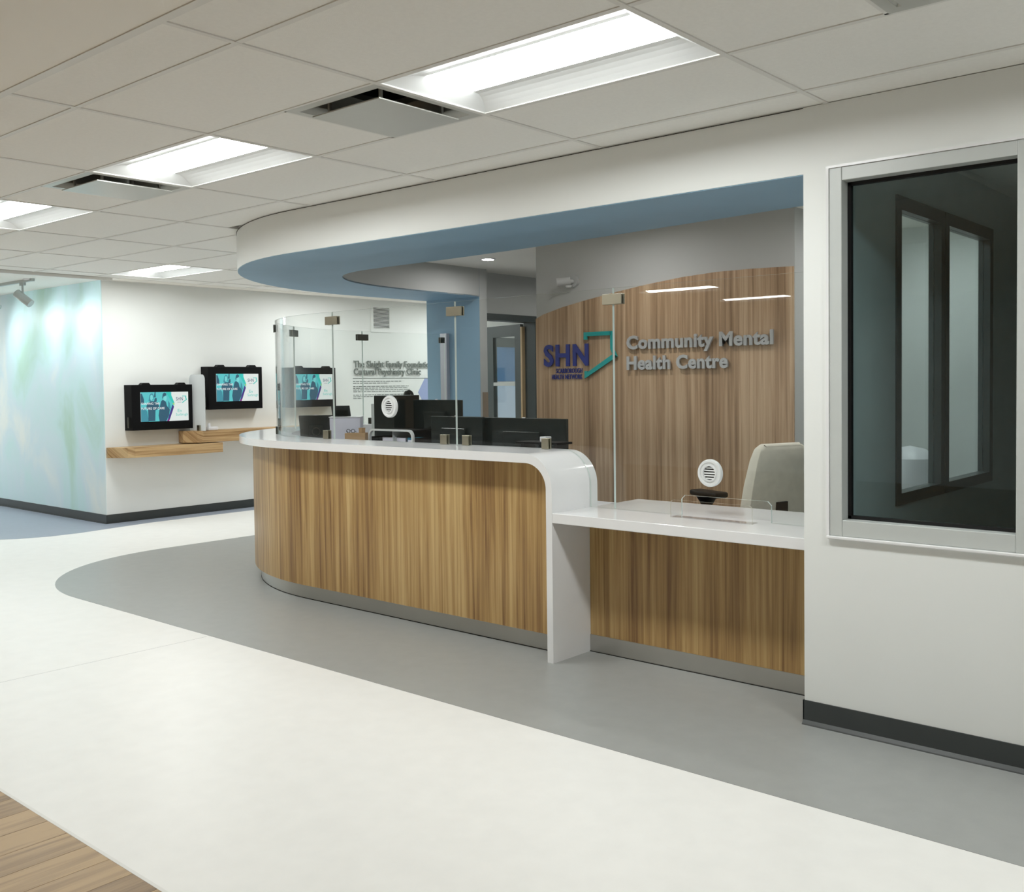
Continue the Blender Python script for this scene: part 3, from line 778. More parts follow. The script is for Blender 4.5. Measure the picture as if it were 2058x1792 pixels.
# clips
def clip_front(x, z0, z1, w, mat='nickel'):
    mb = MB().box(x-w/2, x+w/2, YG-0.012, YG-0.0005, z0, z1).box(x-w/2, x+w/2, YG+GT+0.0005, YG+GT+0.012, z0, z1)
    mb.build('clip', mat, scr, bevel=0.002)
for x in (S1, S2, S3): clip_front(x, 1.950, 2.008, 0.132)
for x, w in ((-5.885, 0.055), (-4.66, 0.055), (-4.46, 0.055), (-3.80, 0.05)): clip_front(x, zb, zb+0.062, w)
def clip_arc(s, z0, z1, w, mat):
    p = Vector((*gpt(s), 0)); t = Vector((-math.cos(math.radians(s)), math.sin(math.radians(s)), 0)); nn = Vector((math.sin(math.radians(s)), math.cos(math.radians(s)), 0))
    mb = MB()
    for o0, o1 in ((-0.012, -0.0005), (GT+0.0005, GT+0.012)):
        P = []
        for z in (z0, z1):
            for a, b in ((-w/2, o0), (w/2, o0), (w/2, o1), (-w/2, o1)):
                q = p+t*a+nn*b; P.append((q.x, q.y, z))
        mb.add(P, [(0,3,2,1),(4,5,6,7),(0,1,5,4),(1,2,6,5),(2,3,7,6),(3,0,4,7)])
    mb.build('clip', mat, scr, bevel=0.002)
clip_arc(A1, 1.95, 2.008, 0.1, 'nickel_dark'); clip_arc(A2, 1.95, 2.008, 0.12, 'nickel_dark'); clip_arc(30, zb, zb+0.06, 0.05, 'nickel_dark')
for y, z0, z1, w in ((6.153, 1.95, 2.01, 0.13), (7.2, 1.95, 2.01, 0.06), (6.25, zb, zb+0.06, 0.055), (6.47, zb, zb+0.06, 0.055)):
    MB().box(XD0+GO-0.012, XD0+GO-0.0005, y-w/2, y+w/2, z0, z1).box(XD0+GO+GT+0.0005, XD0+GO+GT+0.012, y-w/2, y+w/2, z0, z1).build('clip', 'nickel_dark', scr, bevel=0.002)
MB().box(-7.80, -7.70, 7.255, 7.299, zb, 2.055).build('wall_channel', 'alu_channel', scr, bevel=0.004)
# speech grilles
def grille(c, nrm, r, mat):
    nrm = Vector(nrm)
    root = MB().ring(c, nrm, [(r, -0.012), (r, 0.004), (r*0.95, 0.010), (r*0.80, 0.010), (r*0.76, 0.004), (r*0.64, 0.004), (r*0.60, 0.012), (r*0.52, 0.012), (r*0.50, 0.0)], 40).build('speech_grille', mat, scr, smooth=True)
    up = Vector((0, 0, 1)); rt = up.cross(nrm)
    MB().ring(Vector(c), nrm, [(r*0.52, -0.004), (0.0005, -0.004)], 30).build('grille_back', 'duct_black', root)
    for k in (-2, -1, 0, 1, 2):
        z = k*r*0.19; hw = math.sqrt(max(0, (r*0.5)**2-z*z))
        P = []
        for dz, dn_ in ((-r*0.05, 0.004), (r*0.045, 0.0), (r*0.045, -0.003), (-r*0.05, 0.001)):
            for s_ in (-1, 1):
                q = Vector(c)+up*(z+dz)+rt*(hw*s_)+nrm*dn_; P.append(tuple(q))
        MB().add(P, [(0,1,3,2),(2,3,5,4),(4,5,7,6),(6,7,1,0),(0,2,4,6),(1,7,5,3)]).build('grille_slat', mat, root)
grille((-2.684, YG-0.001, 1.051), (0, -1, 0), 0.071, 'chrome_white')
grille((-5.19, YG-0.001, 1.373), (0, -1, 0), 0.074, 'chrome_white')
grille((XD0+GO+GT+0.001, 6.73, 1.40), (1, 0, 0), 0.064, 'nickel_dark')
# acrylic baffle in front of the notch
bf = thing('acrylic_baffle', 'clear acrylic upright with rounded top corners on the low counter', 'acrylic stand', (-2.62, 4.25, ZL))
def rrect(x0, x1, z0, z1, r, n=6):
    p = [(x0, z0), (x1, z0)]
    p += [(x1-r+r*math.cos(math.pi/2*i/n), z1-r+r*math.sin(math.pi/2*i/n)) for i in range(n+1)]
    p += [(x0+r-r*math.sin(math.pi/2*i/n), z1-r+r*math.cos(math.pi/2*i/n)) for i in range(n+1)]
    return p
MB().prism(rrect(-2.865, -2.388, ZL+0.001, ZL+0.092, 0.02), 4.265, 4.270, side_mi=1, ax='y').build('upright', ['acrylic', 'acrylic_edge'], bf)
MB().box(-2.865, -2.388, 4.270, 4.325, ZL+0.0005, ZL+0.0045).build('foot', 'acrylic', bf)

# ================================================================== SIGNS
YS = YW-0.013
def onwall(x0, z0, d0=0.012): return lambda x, y, z: (x0+x, YS-d0-z, z0+y)
sg = thing('logo_sign', 'navy and teal SHN logo sign raised on the wood wall', 'sign', (-5.0, YS, 1.55))
place_letters(text_letters('SHN', 0.238, 0.012, 0.007, spacing=1.12), onwall(-5.385, 1.662), 'letter', 'navy', sg, width=0.468)
def poly_sign(pts, name, mat, parent, d0=0.012, th=0.012):
    MB().prism(pts, YS-d0-th, YS-d0, ax='y').build(name, mat, parent)
# teal bracket outline: hook, top bar, right side, arrow corner and lower diagonal
poly_sign([(-4.960, 1.921), (-4.690, 1.921), (-4.690, 1.889), (-4.928, 1.889), (-4.928, 1.862), (-4.960, 1.862)], 'logo_bar', 'teal', sg)
poly_sign([(-4.695, 1.921), (-4.664, 1.921), (-4.664, 1.785), (-4.628, 1.722), (-4.656, 1.706), (-4.695, 1.780)], 'logo_side', 'teal', sg)
poly_sign([(-4.628, 1.722), (-4.955, 1.552), (-4.955, 1.612), (-4.926, 1.612), (-4.926, 1.602), (-4.664, 1.745)], 'logo_diagonal', 'teal', sg)
place_letters(text_letters('SCARBOROUGH', 0.054, 0.005, 0.0009, spacing=1.05), onwall(-5.265, 1.600, 0.004), 'small_letter', 'navy', sg, width=0.275)
place_letters(text_letters('HEALTH NETWORK', 0.054, 0.005, 0.0009, spacing=1.05), onwall(-5.312, 1.551, 0.004), 'small_letter', 'navy', sg, width=0.322)
s2 = thing('lettering_sign', 'raised silver letters reading Community Mental Health Centre', 'sign', (-3.9, YS, 1.62))
place_letters(text_letters('Community Mental', 0.138, 0.016, 0.0048, spacing=1.06), onwall(-4.535, 1.777), 'letter', 'silver_letter', s2, width=1.255)
place_letters(text_letters('Health Centre', 0.138, 0.016, 0.0048, spacing=1.06), onwall(-4.535, 1.620), 'letter', 'silver_letter', s2, width=0.895)
def onkiosk(y0, z0, d0=0.01): return lambda x, y, z: (XK+d0+z, y0+x, z0+y)
s3 = thing('clinic_sign', 'raised grey letters of a family foundation clinic on the white wall', 'sign', (XK, 9.4, 1.6))
place_letters(text_letters('The Slaight Family Foundation', 0.125, 0.012, 0.0018, spacing=1.05), onkiosk(8.62, 1.765, 0.015), 'letter', 'grey_letter', s3, width=1.44)
place_letters(text_letters('Cultural Psychiatry Clinic', 0.125, 0.012, 0.0018, spacing=1.05), onkiosk(8.62, 1.660, 0.015), 'letter', 'grey_letter', s3, width=1.22)
MB().box(XK, XK+0.004, 8.62, 10.3, 1.604, 1.612).build('rule_line', 'grey_print', s3)
mb = MB(); rr = random.Random(3)
for z, w in ((1.560, 0.86), (1.535, 0.62), (1.490, 1.0), (1.466, 0.98), (1.442, 1.02), (1.418, 1.03), (1.372, 1.0), (1.348, 0.95), (1.324, 0.15)):
    y = 8.62
    while y < 8.62+w:
        l = rr.uniform(0.025, 0.08); mb.box(XK, XK+0.0015, y, min(y+l, 8.62+w), z, z+0.010); y += l+0.012
tag(mb.build('printed_paragraph', 'grey_print', s3), 'small grey printed paragraph', kind='stuff')
hxp = [(9.80, 1.40), (9.93, 1.60), (10.25, 1.60), (10.38, 1.40), (10.25, 1.20), (9.93, 1.20)]
MB().prism(hxp, XK, XK+0.003, ax='x').build('hexagon_decal', 'lilac_decal', s3)
# wall vent
vt = thing('wall_vent', 'white louvred return air vent high on the kiosk wall', 'vent', (XK, 9.14, 2.28))
MB().box(XK+0.001, XK+0.003, 8.98, 9.28, 2.30, 2.60).build('vent_dark', 'duct_black', vt)
mb = MB(); holes_plate(mb, 8.94, 9.32, 2.255, 2.645, XK+0.0005, XK+0.012, [(8.985, 9.275, 2.31, 2.60)], 'x'); mb.build('frame', 'wall_paint', vt)
for k in range(16):
    z = 2.313+k*0.018
    MB().add([(XK+0.004, 8.985, z+0.003), (XK+0.004, 9.275, z+0.003), (XK+0.012, 9.275, z), (XK+0.012, 8.985, z), (XK+0.004, 8.985, z+0.010), (XK+0.004, 9.275, z+0.010), (XK+0.012, 9.275, z+0.007), (XK+0.012, 8.985, z+0.007)],
             [(0,3,2,1),(4,5,6,7),(0,1,5,4),(1,2,6,5),(2,3,7,6),(3,0,4,7)]).build('louvre', 'wall_paint', vt)
# ================================================================== KIOSKS
def screen_art(XF, y0, z0, y1, z1, parent):
    W, H = y1-y0, z1-z0
    def L(pts, name, mat, lay):
        x = XF+0.0004*lay
        MB().add([(x, y0+a*W, z0+b*H) for a, b in pts], [tuple(range(len(pts)))]).build(name, mat, scn)
    scn = MB().box(XF-0.003, XF, y0, y1, z0, z1).build('screen', 'scr_white', parent)
    scn['label'] = 'lit screen with a teal photo of two people and a white logo panel'
    L([(0, 0), (0.55, 0), (0.69, 0.52), (0.64, 0.72), (0.64, 1), (0, 1)], 'picture_area', 'scr_teal', 1)
    L([(0, 0), (0.16, 0), (0.13, 0.35), (0.05, 0.5), (0, 0.45)], 'picture_dark', 'scr_mid', 2)
    L([(0, 0.62), (0.07, 0.6), (0.07, 0.75), (0.03, 0.95), (0, 0.95)], 'picture_dark', 'scr_dark', 2)
    L([(0.27, 0.82), (0.31, 0.82), (0.31, 1), (0.29, 1)], 'picture_post', 'scr_dark', 2)
    # first person: hair, face, body
    L([(0.16, 0.70), (0.185, 0.9), (0.215, 0.96), (0.25, 0.95), (0.27, 0.87), (0.262, 0.74), (0.20, 0.68)], 'hair', 'scr_mid', 3)
    L([(0.195, 0.76), (0.20, 0.88), (0.225, 0.92), (0.25, 0.88), (0.252, 0.78), (0.225, 0.70)], 'face', 'scr_pale', 4)
    L([(0.13, 0.62), (0.20, 0.69), (0.26, 0.69), (0.36, 0.64), (0.38, 0.45), (0.30, 0.38), (0.29, 0.02), (0.15, 0.02), (0.15, 0.4), (0.11, 0.46)], 'body', 'scr_dark', 3)
    L([(0.27, 0.66), (0.33, 0.68), (0.33, 0.80), (0.29, 0.80)], 'bottle', 'scr_dark', 3)
    # second person
    L([(0.445, 0.80), (0.455, 0.93), (0.49, 0.985), (0.53, 0.95), (0.53, 0.88), (0.47, 0.84), (0.46, 0.76)], 'hair', 'scr_dark', 5)
    L([(0.465, 0.74), (0.475, 0.86), (0.525, 0.9), (0.54, 0.82), (0.535, 0.74), (0.51, 0.68)], 'face', 'scr_pale', 4)
    L([(0.42, 0.68), (0.455, 0.74), (0.52, 0.66), (0.54, 0.52), (0.60, 0.40), (0.58, 0.20), (0.52, 0.0), (0.38, 0.0), (0.36, 0.2), (0.39, 0.5)], 'body', 'scr_dark', 4)
    L([(0.56, 0.44), (0.62, 0.42), (0.60, 0.62), (0.57, 0.7)], 'arm', 'scr_mid', 3)
    # brand chevrons
    L([(0.52, 1), (0.61, 1), (0.70, 0.62), (0.655, 0.62)], 'chevron', 'scr_mint', 6)
    L([(0.655, 0.62), (0.70, 0.62), (0.695, 0.53), (0.675, 0.56)], 'chevron_tip', 'scr_lime', 6)
    L([(0.655, 0.56), (0.69, 0.49), (0.60, 0.08), (0.555, 0.08)], 'chevron', 'scr_purple', 6)
    L([(0.60, 0.08), (0.58, 0.0), (0.535, 0.0), (0.555, 0.08)], 'chevron_tip', 'scr_magenta', 6)
    fn = lambda oy, oz, lay: (lambda x, y, z: (XF+0.0004*lay, y0+oy*W+x, z0+oz*H+y))
    place_letters(text_letters('SHAPING THE', 0.105*H/1.0, 0.0, 0.0004, spacing=1.08), fn(0.012, 0.575, 8), 'caption', 'scr_text', scn, True, 0.375*W)
    place_letters(text_letters('FUTURE OF CARE', 0.105*H/1.0, 0.0, 0.0004, spacing=1.08), fn(0.012, 0.41, 8), 'caption', 'scr_text', scn, True, 0.475*W)
    place_letters(text_letters('SHN', 0.17*H, 0.0, 0.0004, spacing=1.08), fn(0.735, 0.70, 8), 'logo_text', 'scr_navy', scn, True, 0.145*W)
    L([(0.76, 0.635), (0.85, 0.635), (0.85, 0.645), (0.76, 0.645)], 'logo_caption', 'scr_navy', 7)
    for q in ([(0.865, 0.84), (0.865, 0.86), (0.955, 0.86), (0.955, 0.84)], [(0.935, 0.86), (0.955, 0.86), (0.955, 0.78), (0.97, 0.73), (0.955, 0.715), (0.935, 0.78)], [(0.97, 0.73), (0.865, 0.60), (0.865, 0.635), (0.955, 0.745)]):
        L(q, 'logo_line', 'scr_mint', 7)
    place_letters(text_letters('En', 0.15*H, 0.0, 0.0), fn(0.765, 0.30, 8), 'script', 'scr_mint', scn, True, 0.085*W)
    place_letters(text_letters('Surbrugh', 0.13*H, 0.0, 0.0), fn(0.725, 0.175, 8), 'script', 'scr_mint', scn, True, 0.255*W)
def kiosk(y0, z0, label):
    t = thing('kiosk_display', label, 'kiosk', (XK, y0+0.385, z0), 'check in kiosk displays on the wall')
    y1, z1 = y0+0.755, z0+0.515; XF = XK+0.125
    MB().add([(XK, y0+0.0, z0), (XK, y1, z0), (XK, y1, z1), (XK, y0, z1), (XF, y0+0.025, z0+0.0), (XF, y1, z0), (XF, y1, z1), (XF, y0+0.025, z1)],
             [(0,1,2,3),(7,6,5,4),(0,4,5,1),(1,5,6,2),(2,6,7,3),(3,7,4,0)]).build('enclosure', 'black_plastic', t, bevel=0.004)
    for c in (y0+0.20, y0+0.63):
        MB().prism([(c-0.055, z1-0.002), (c+0.055, z1-0.002), (c+0.035, z1+0.022), (c-0.035, z1+0.022)], XF-0.08, XF-0.01, ax='x').build('top_latch', 'black_plastic', t)
    MB().box(XF-0.05, XF-0.03, y0-0.004, y0+0.004, z0+0.03, z0+0.15).build('side_lock', 'nickel_dark', t)
    screen_art(XF+0.003, y0+0.125, z0+0.095, y0+0.70, z0+0.43, t)
kiosk(5.42, 1.03, 'black check in kiosk with lit screen above the low wood shelf')
kiosk(6.36, 1.24, 'black check in kiosk with lit screen behind the frosted divider')
kiosk(7.48, 1.235, 'black check in kiosk seen through the curved glass screen')
# shelves
XSF = XK+0.27
sh = MB().prism([(XK, YK+0.015), (XK+0.04, YK+0.015), (XSF-0.03, 5.33), (XSF, 5.40), (XSF, 6.47), (XK, 6.47)], 0.735, 0.85).build('wall_shelf', 'wood_shelf', None, uvf=lambda co: (co.z+co.x, co.y), bevel=0.002)
tag(sh, 'lower floating wood shelf under the first kiosk at the mural corner', 'shelf', 'floating wood shelves')
sh = MB().prism([(XK, 6.06), (XK+0.10, 6.06), (XSF-0.03, 6.16), (XSF, 6.22), (XSF, 8.35), (XK, 8.35)], 0.86, 0.998).build('wall_shelf', 'wood_shelf', None, uvf=lambda co: (co.z+co.x, co.y+5), bevel=0.002)
tag(sh, 'upper floating wood shelf under the second kiosk', 'shelf', 'floating wood shelves')
# frosted divider
dv = thing('privacy_divider', 'frosted acrylic divider with rounded corner between two wall kiosks', 'divider', (XK+0.15, 6.21, 0.998))
pts = [(XK+0.005, 1.0), (XK+0.34, 1.0), (XK+0.34, 1.60)]+[(XK+0.34-0.06+0.06*math.cos(math.pi/2*i/6), 1.60+0.06*math.sin(math.pi/2*i/6)) for i in range(1, 7)]+[(XK+0.065-0.06*math.sin(math.pi/2*i/6), 1.60+0.06*math.cos(math.pi/2*i/6)) for i in range(7)]
MB().prism(pts, 6.205, 6.213, ax='y').build('sheet', 'frosted', dv)
MB().box(XK, XK+0.055, 6.185, 6.204, 1.44, 1.50).build('clip', 'nickel_dark', dv)
MB().box(XK+0.19, XK+0.25, 6.185, 6.204, 0.999, 1.065).build('clip', 'nickel', dv)
# small dispenser on upper shelf
dp = thing('white_dispenser', 'small white pump dispenser on the upper wood shelf beside the divider', 'dispenser', (XK+0.2, 6.34, 0.998))
MB().box(XK+0.17, XK+0.23, 6.31, 6.44, 0.9985, 1.04).build('body', 'white_plastic', dp, bevel=0.008)
MB().cyl((XK+0.2, 6.335, 1.035), (XK+0.2, 6.335, 1.085), 0.018, 0.015).build('pump', 'white_plastic', dp, smooth=True)
# ================================================================== DESK CONTENTS
ZWK = 0.74
def rot_box(mb, c, sx, sy, z0, z1, ang, tap=1.0):
    ca, sa = math.cos(ang), math.sin(ang); P = []
    for z, k in ((z0, tap), (z1, 1.0)):
        for a, b in ((-1, -1), (1, -1), (1, 1), (-1, 1)):
            x, y = a*sx/2*k, b*sy/2; P.append((c[0]+x*ca-y*sa, c[1]+x*sa+y*ca, z))
    return mb.add(P, [(0,3,2,1),(4,5,6,7),(0,1,5,4),(1,2,6,5),(2,3,7,6),(3,0,4,7)])
def monitor(c, w, ztop, h, ang, label, tap=1.0, logo=False):
    t = thing('computer_monitor', label, 'monitor', (c[0], c[1], ZWK), 'monitors on the reception work surface')
    rot_box(MB(), c, w, 0.03, ztop-h, ztop, ang, tap).build('panel', 'dark_screen', t, bevel=0.004)
    n_ = (-math.sin(ang), math.cos(ang))
    rot_box(MB(), (c[0]+n_[0]*-0.03, c[1]+n_[1]*-0.03), w*0.45, 0.035, ztop-h*0.8, ztop-h*0.25, ang, 0.9).build('rear_hump', 'dark_screen', t, bevel=0.006)
    rot_box(MB(), (c[0]-n_[0]*0.03, c[1]-n_[1]*0.03), 0.07, 0.03, ZWK+0.012, ztop-h*0.5, ang).build('stand_post', 'black_plastic', t)
    rot_box(MB(), c, 0.24, 0.18, ZWK+0.0005, ZWK+0.012, ang).build('stand_base', 'black_plastic', t, bevel=0.003)
    rot_box(MB(), (c[0]-n_[0]*0.012, c[1]-n_[1]*0.012), 0.025, 0.004, ztop-0.0005, ztop+0.006, ang).build('top_label', 'white_plastic', t)
    if logo:
        MB().ring((c[0]-n_[0]*0.051, c[1]-n_[1]*0.051, ztop-h*0.45), (-n_[0], -n_[1], 0), [(0.034, 0), (0.034, 0.002), (0.028, 0.002), (0.028, 0)], 24).build('badge_ring', 'nickel_dark', t)
    return t
monitor((-5.09, 4.89), 0.52, 1.292, 0.32, 0.0, 'dark monitor to the left of the rightmost monitor on the desk')
monitor((-4.49, 4.94), 0.74, 1.287, 0.35, 0.0, 'widest dark monitor, rightmost of the row before the wood wall')
monitor((-5.68, 5.25), 0.53, 1.400, 0.36, 0.0, 'tallest dark green tinted monitor before the blue pillar')
monitor((-7.0, 5.08), 0.28, 1.268, 0.30, 0.95, 'dark monitor back with ring badge behind the curved glass', 0.86, True)
# computer tower on end / printer with paper
pc = thing('computer_tower', 'upright dark computer tower beside the speech grille', 'computer', (-6.1, 5.2, ZWK))
rot_box(MB(), (-6.10, 5.20), 0.21, 0.30, ZWK+0.0005, 1.435, 0.12).build('case', 'dark_screen', pc, bevel=0.004)
rot_box(MB(), (-6.226, 5.185), 0.035, 0.28, ZWK+0.0005, 1.37, 0.12).build('side_panel', 'alu_frame', pc)
# white tapering bin box and tablet
bx = thing('white_box', 'white tapered box standing behind the curved glass', 'box', (-6.71, 5.12, ZWK))
rot_box(MB(), (-6.65, 5.13), 0.25, 0.22, ZWK+0.0005, 1.255, 0.80, 0.92).build('body', 'paper', bx, bevel=0.006)
rot_box(MB(), (-6.65, 5.13), 0.26, 0.23, 1.2552, 1.262, 0.80).build('lid', 'white_plastic', bx)
tb = thing('tablet_terminal', 'small tilted dark tablet lying on top of the white box', 'tablet', (-6.75, 5.1, 1.262))
def tilt(mb, c, w, d, h, t, ang):
    ca, sa = math.cos(ang), math.sin(ang); P = []
    for o in (0, t):
        for a, k in ((-w/2, 0), (w/2, 0), (w/2, 1), (-w/2, 1)):
            x = a; y = d*k+o*0.8; z = h*k-o*0.4
            P.append((c[0]+x*ca-y*sa, c[1]+x*sa+y*ca, c[2]+z))
    return mb.add(P, [(0,1,2,3),(7,6,5,4),(0,4,5,1),(1,5,6,2),(2,6,7,3),(3,7,4,0)])
tilt(MB(), (-6.69, 5.11, 1.267), 0.15, -0.06, 0.085, 0.012, 0.75).build('body', 'dark_screen', tb)
rot_box(MB(), (-6.68, 5.10), 0.10, 0.07, 1.2622, 1.268, 0.75).build('foot', 'black_plastic', tb)
# wooden tray with small carton and glasses
tr_ = thing('wooden_tray', 'small wooden tray on the desk behind the glass', 'tray', (-5.98, 4.70, ZWK))
mb = MB(); zt0 = 1.06
rot_box(mb, (-5.98, 4.70), 0.155, 0.09, ZWK+0.001, 1.162, 0.65); mb.build('tray_body', 'carton', tr_, bevel=0.003)
ct = thing('small_carton', 'tiny brown carton standing in the wooden tray', 'carton', (-5.95, 4.73, 1.162))
MB().box(-5.965, -5.93, 4.71, 4.745, 1.1625, 1.195).build('carton_body', 'carton', ct, bevel=0.002)
rot_box(MB(), (-5.9475, 4.7275), 0.037, 0.037, 1.1952, 1.199, 0.0).build('flap', 'carton', ct)
gl_ = thing('eyeglasses', 'folded dark eyeglasses lying on the wooden tray', 'eyeglasses', (-6.02, 4.675, 1.162))
gc = Vector((-6.015, 4.675, 1.176)); gd = Vector((math.cos(0.65), math.sin(0.65), 0))
for dx in (-0.018, 0.018):
    MB().ring(gc+gd*dx, (gd.y, -gd.x, 0), [(0.013, -0.002), (0.015, 0.0), (0.013, 0.002), (0.011, 0.0), (0.013, -0.002)], 16).build('rim', 'black_plastic', gl_)
MB().cyl(gc-gd*0.006+Vector((0, 0, 0.003)), gc+gd*0.006+Vector((0, 0, 0.003)), 0.002, n=8).build('bridge', 'black_plastic', gl_)
for sg_ in (-1, 1):
    p_ = gc+gd*(0.032*sg_); MB().cyl(p_, p_+Vector((-gd.y*0.035, gd.x*0.035, -0.008)), 0.002, n=8).build('temple', 'black_plastic', gl_)
# letter organiser: rounded white rimmed black arch with papers
og = thing('desk_organizer', 'black arched desk organizer with white rim and papers', 'organizer', (-5.6, 4.8, ZWK))
x0, x1, zt1 = -5.965, -5.465, 1.190
op = rrect(x0, x1, ZWK+0.001, zt1, 0.05); ip = rrect(x0+0.014, x1-0.014, ZWK+0.001, zt1-0.014, 0.042)
mb = MB(); n_ = len(op)
for ya, yb in ((4.80, 4.82),):
    vsl = [(a, ya, b) for a, b in op]+[(a, ya, b) for a, b in ip]+[(a, yb, b) for a, b in op]+[(a, yb, b) for a, b in ip]
    fs = []
    for i in range(1, n_):
        j = (i+1) % n_
        fs += [(i, j, n_+j, n_+i), (2*n_+j, 2*n_+i, 3*n_+i, 3*n_+j), (i, 2*n_+i, 2*n_+j, j), (n_+j, 3*n_+j, 3*n_+i, n_+i)]
    mb.add(vsl, fs)
mb.build('rim', 'chrome_white', og)
MB().prism(ip, 5.02, 5.03, ax='y').build('back_plate', 'black_plastic', og)
MB().box(x0+0.004, x0+0.014, 4.82, 5.03, ZWK+0.001, zt1-0.06).box(x1-0.014, x1-0.004, 4.82, 5.03, ZWK+0.001, zt1-0.06).box(x0+0.05, x1-0.05, 4.82, 5.03, zt1-0.012, zt1-0.004).build('shell', 'black_plastic', og)
MB().box(-5.72, -5.714, 4.83, 5.0, ZWK+0.001, zt1-0.014).build('divider', 'alu_frame', og)
pp = thing('paper_stack', 'stack of pale papers inside the black organizer', 'papers', (-5.7, 4.86, ZWK))
for k in range(3):
    rot_box(MB(), (-5.75+0.01*k, 4.87+0.03*k), 0.27, 0.006, ZWK+0.001, 1.125-0.012*k, 0.04*k-0.03).build('sheet', 'paper', pp)
tbx = thing('teal_folder', 'narrow teal folder beside the pale papers in the organizer', 'folder', (-5.52, 4.88, ZWK))
rot_box(MB(), (-5.52, 4.88), 0.07, 0.10, ZWK+0.001, 1.13, 0.0).build('cover', 'teal_box', tbx)
rot_box(MB(), (-5.52, 4.88), 0.055, 0.104, ZWK+0.02, 1.115, 0.0).build('pages', 'paper', tbx)
pr = thing('desk_printer', 'low dark printer with a white sheet on the rear work surface', 'printer', (-6.35, 5.65, ZWK))
rot_box(MB(), (-6.35, 5.75), 0.55, 0.40, ZWK+0.0005, 1.10, 0.1).build('body', 'black_plastic', pr, bevel=0.02)
tilt(MB(), (-6.55, 5.62, 1.10), 0.2, 0.14, 0.06, 0.004, 0.3).build('paper_sheet', 'paper', pr)
rot_box(MB(), (-6.35, 5.58), 0.40, 0.05, 0.90, 0.93, 0.1).build('output_tray', 'black_plastic', pr)
# white charger on small dark shelf behind front glass
ph = thing('desk_phone', 'dark desk phone with pale handset cube on the work surface', 'phone', (-4.0, 4.62, ZWK))
MB().box(-4.22, -3.88, 4.55, 4.70, 1.145, 1.158).box(-4.20, -4.17, 4.58, 4.68, ZWK+0.001, 1.145).box(-3.93, -3.90, 4.58, 4.68, ZWK+0.001, 1.145).build('riser', 'black_plastic', ph)
MB().box(-4.06, -4.005, 4.60, 4.65, 1.1585, 1.19).build('cube', 'white_plastic', ph, bevel=0.004)
# ---- chair
ch = thing('task_chair', 'beige upholstered task chair with black armrests behind the low counter', 'chair', (-3.11, 5.45, 0))
fx, fy = -0.94, 0.35; l = math.hypot(fx, fy); fx, fy = fx/l, fy/l; sx, sy = -fy, fx   # facing, and side vector
cc = (-3.11, 5.45)
def CP(f, s_, z): return (cc[0]+fx*f+sx*s_, cc[1]+fy*f+sy*s_, z)
def csolid(sections, name, mat, n=1, bevel=0.0):
    """sections: list of 4-corner loops"""
    mb = MB(); P = [p for s_ in sections for p in s_]; fs = [(3, 2, 1, 0)]
    for k in range(len(sections)-1):
        for i in range(4):
            j = (i+1) % 4; fs.append((k*4+i, k*4+j, (k+1)*4+j, (k+1)*4+i))
    q = (len(sections)-1)*4; fs.append((q, q+1, q+2, q+3)); mb.add(P, fs)
    return mb.build(name, mat, ch, smooth=True, bevel=bevel)
secs = []
for z, hw, f0, th in ((0.56, 0.20, -0.24, 0.07), (0.62, 0.245, -0.25, 0.085), (0.75, 0.255, -0.255, 0.085), (0.90, 0.24, -0.275, 0.08), (1.05, 0.215, -0.30, 0.07), (1.125, 0.19, -0.315, 0.06), (1.15, 0.15, -0.32, 0.04)):
    secs.append([CP(f0, -hw, z), CP(f0, hw, z), CP(f0-th, hw*0.94, z), CP(f0-th, -hw*0.94, z)])
csolid(secs, 'backrest', 'beige_fabric', bevel=0.018)
csolid([[CP(0.24, -0.235, z), CP(0.24, 0.235, z), CP(-0.24, 0.225, z), CP(-0.24, -0.225, z)] for z in (0.42, 0.50)], 'seat', 'beige_fabric', bevel=0.03)
csolid([[CP(-0.30, -0.04, z), CP(-0.30, 0.04, z), CP(-0.36, 0.04, z), CP(-0.36, -0.04, z)] for z in (0.44, 0.8)], 'back_support', 'black_plastic')
for s_ in (-1, 1):
    ar = csolid([[CP(0.12, s_*0.29-0.045, z), CP(0.12, s_*0.29+0.045, z), CP(-0.15, s_*0.29+0.05, z), CP(-0.15, s_*0.29-0.05, z)] for z in (0.82, 0.855)], 'armrest', 'black_plastic', bevel=0.012)
    MB().cyl(CP(0.05, s_*0.29, 0.40), CP(0.0, s_*0.29, 0.76), 0.026).cyl(CP(0.0, s_*0.29, 0.76), CP(0.0, s_*0.29, 0.82), 0.03, 0.065).build('arm_post', 'black_plastic', ch, smooth=True)
    MB().cyl(CP(0.05, s_*0.29, 0.42), CP(0.0, s_*0.1, 0.41), 0.02).build('arm_bracket', 'black_plastic', ch)
MB().cyl(CP(0, 0, 0.10), CP(0, 0, 0.42), 0.028).build('gas_column', 'black_plastic', ch, smooth=True)
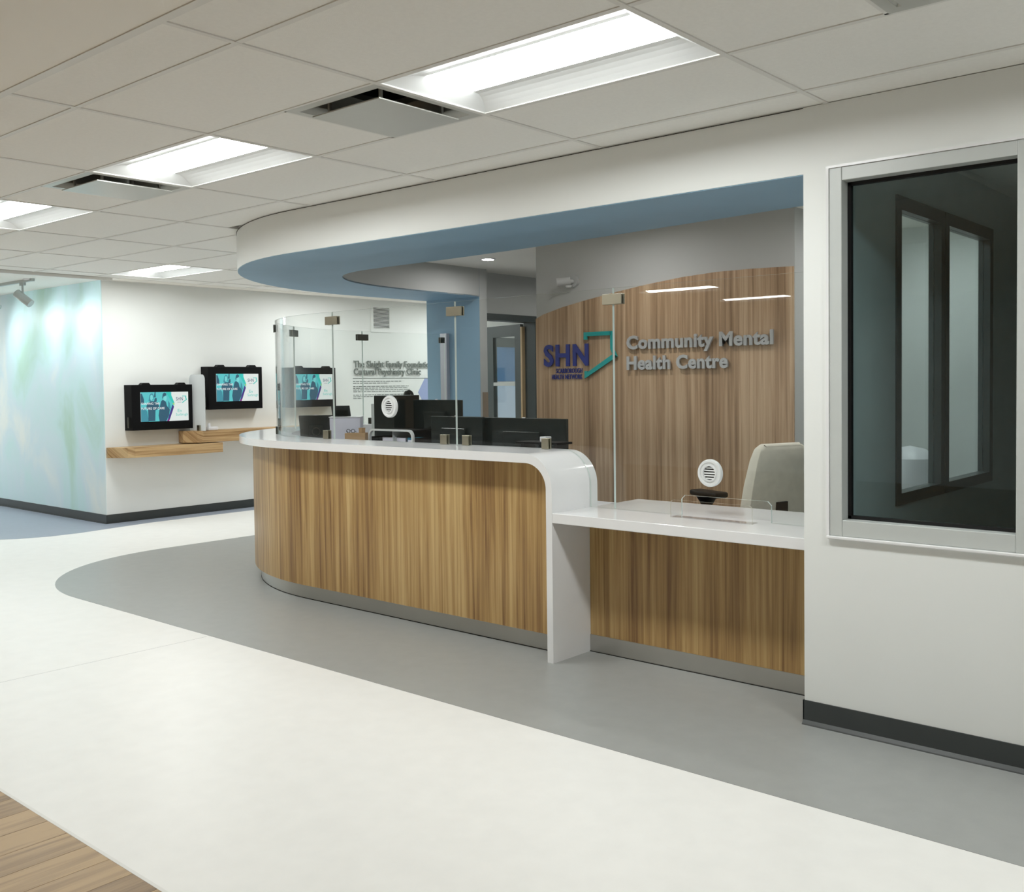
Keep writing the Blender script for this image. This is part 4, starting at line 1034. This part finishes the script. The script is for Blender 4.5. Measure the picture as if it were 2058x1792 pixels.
for k in range(5):
    a = k*2*math.pi/5+0.3; p = CP(0, 0, 0)
    q = (p[0]+0.31*math.cos(a), p[1]+0.31*math.sin(a))
    MB().cyl((p[0], p[1], 0.11), (q[0], q[1], 0.075), 0.026, 0.018).build('base_leg', 'black_plastic', ch)
    MB().cyl((q[0]-0.02*math.sin(a), q[1]+0.02*math.cos(a), 0.0285), (q[0]+0.02*math.sin(a), q[1]-0.02*math.cos(a), 0.0285), 0.027, n=18).build('caster', 'black_plastic', ch)
# ---- security camera on back wall
sc_ = thing('wall_camera', 'small pale wall camera above the wood cladding', 'camera', (-5.1, YW, 2.33))
MB().cyl((-5.07, YW-0.0005, 2.335), (-5.07, YW-0.03, 2.335), 0.045, n=20).build('base_plate', 'wall_upper', sc_, smooth=True)
MB().cyl((-5.07, YW-0.03, 2.335), (-5.10, YW-0.09, 2.325), 0.018).build('arm', 'wall_upper', sc_)
MB().cyl((-5.07, YW-0.06, 2.335), (-5.155, YW-0.13, 2.325), 0.034, n=20).build('barrel', 'wall_upper', sc_, smooth=True)
MB().cyl((-5.09, YW-0.06, 2.30), (-5.09, YW-0.06, 2.285), 0.03, 0.02, n=16).build('sensor', 'wall_paint', sc_, smooth=True)
# ---- corner guard on pillar
cg = MB().box(-7.252, -7.244, YP+0.03, YP+0.108, 0.0, 1.43).box(-7.30, -7.252, YP+0.108, YP+0.112, 0.0, 1.43).build('corner_guard', 'guard_brown')
tag(cg, 'brown corner guard on the edge of the blue pillar by the door', 'corner guard')
# ---- white chair seen through both side windows
wc = thing('white_stool', 'white round backed stool seen through the dark window', 'stool', (-2.45, 6.5, 0))
MB().cyl((-2.45, 6.5, 0.62), (-2.45, 6.5, 0.68), 0.19, n=24).build('seat', 'white_plastic', wc, smooth=True)
MB().ring((-2.45, 6.5, 0.68), (0, 0, 1), [(0.19, 0.0), (0.20, 0.2), (0.17, 0.32), (0.10, 0.38), (0.0, 0.40)], 24).build('shell', 'white_plastic', wc, smooth=True)
for k in range(4):
    a = k*math.pi/2+0.6
    MB().cyl((-2.45+0.12*math.cos(a), 6.5+0.12*math.sin(a), 0.62), (-2.45+0.2*math.cos(a), 6.5+0.2*math.sin(a), 0.0), 0.016).build('leg', 'white_plastic', wc)
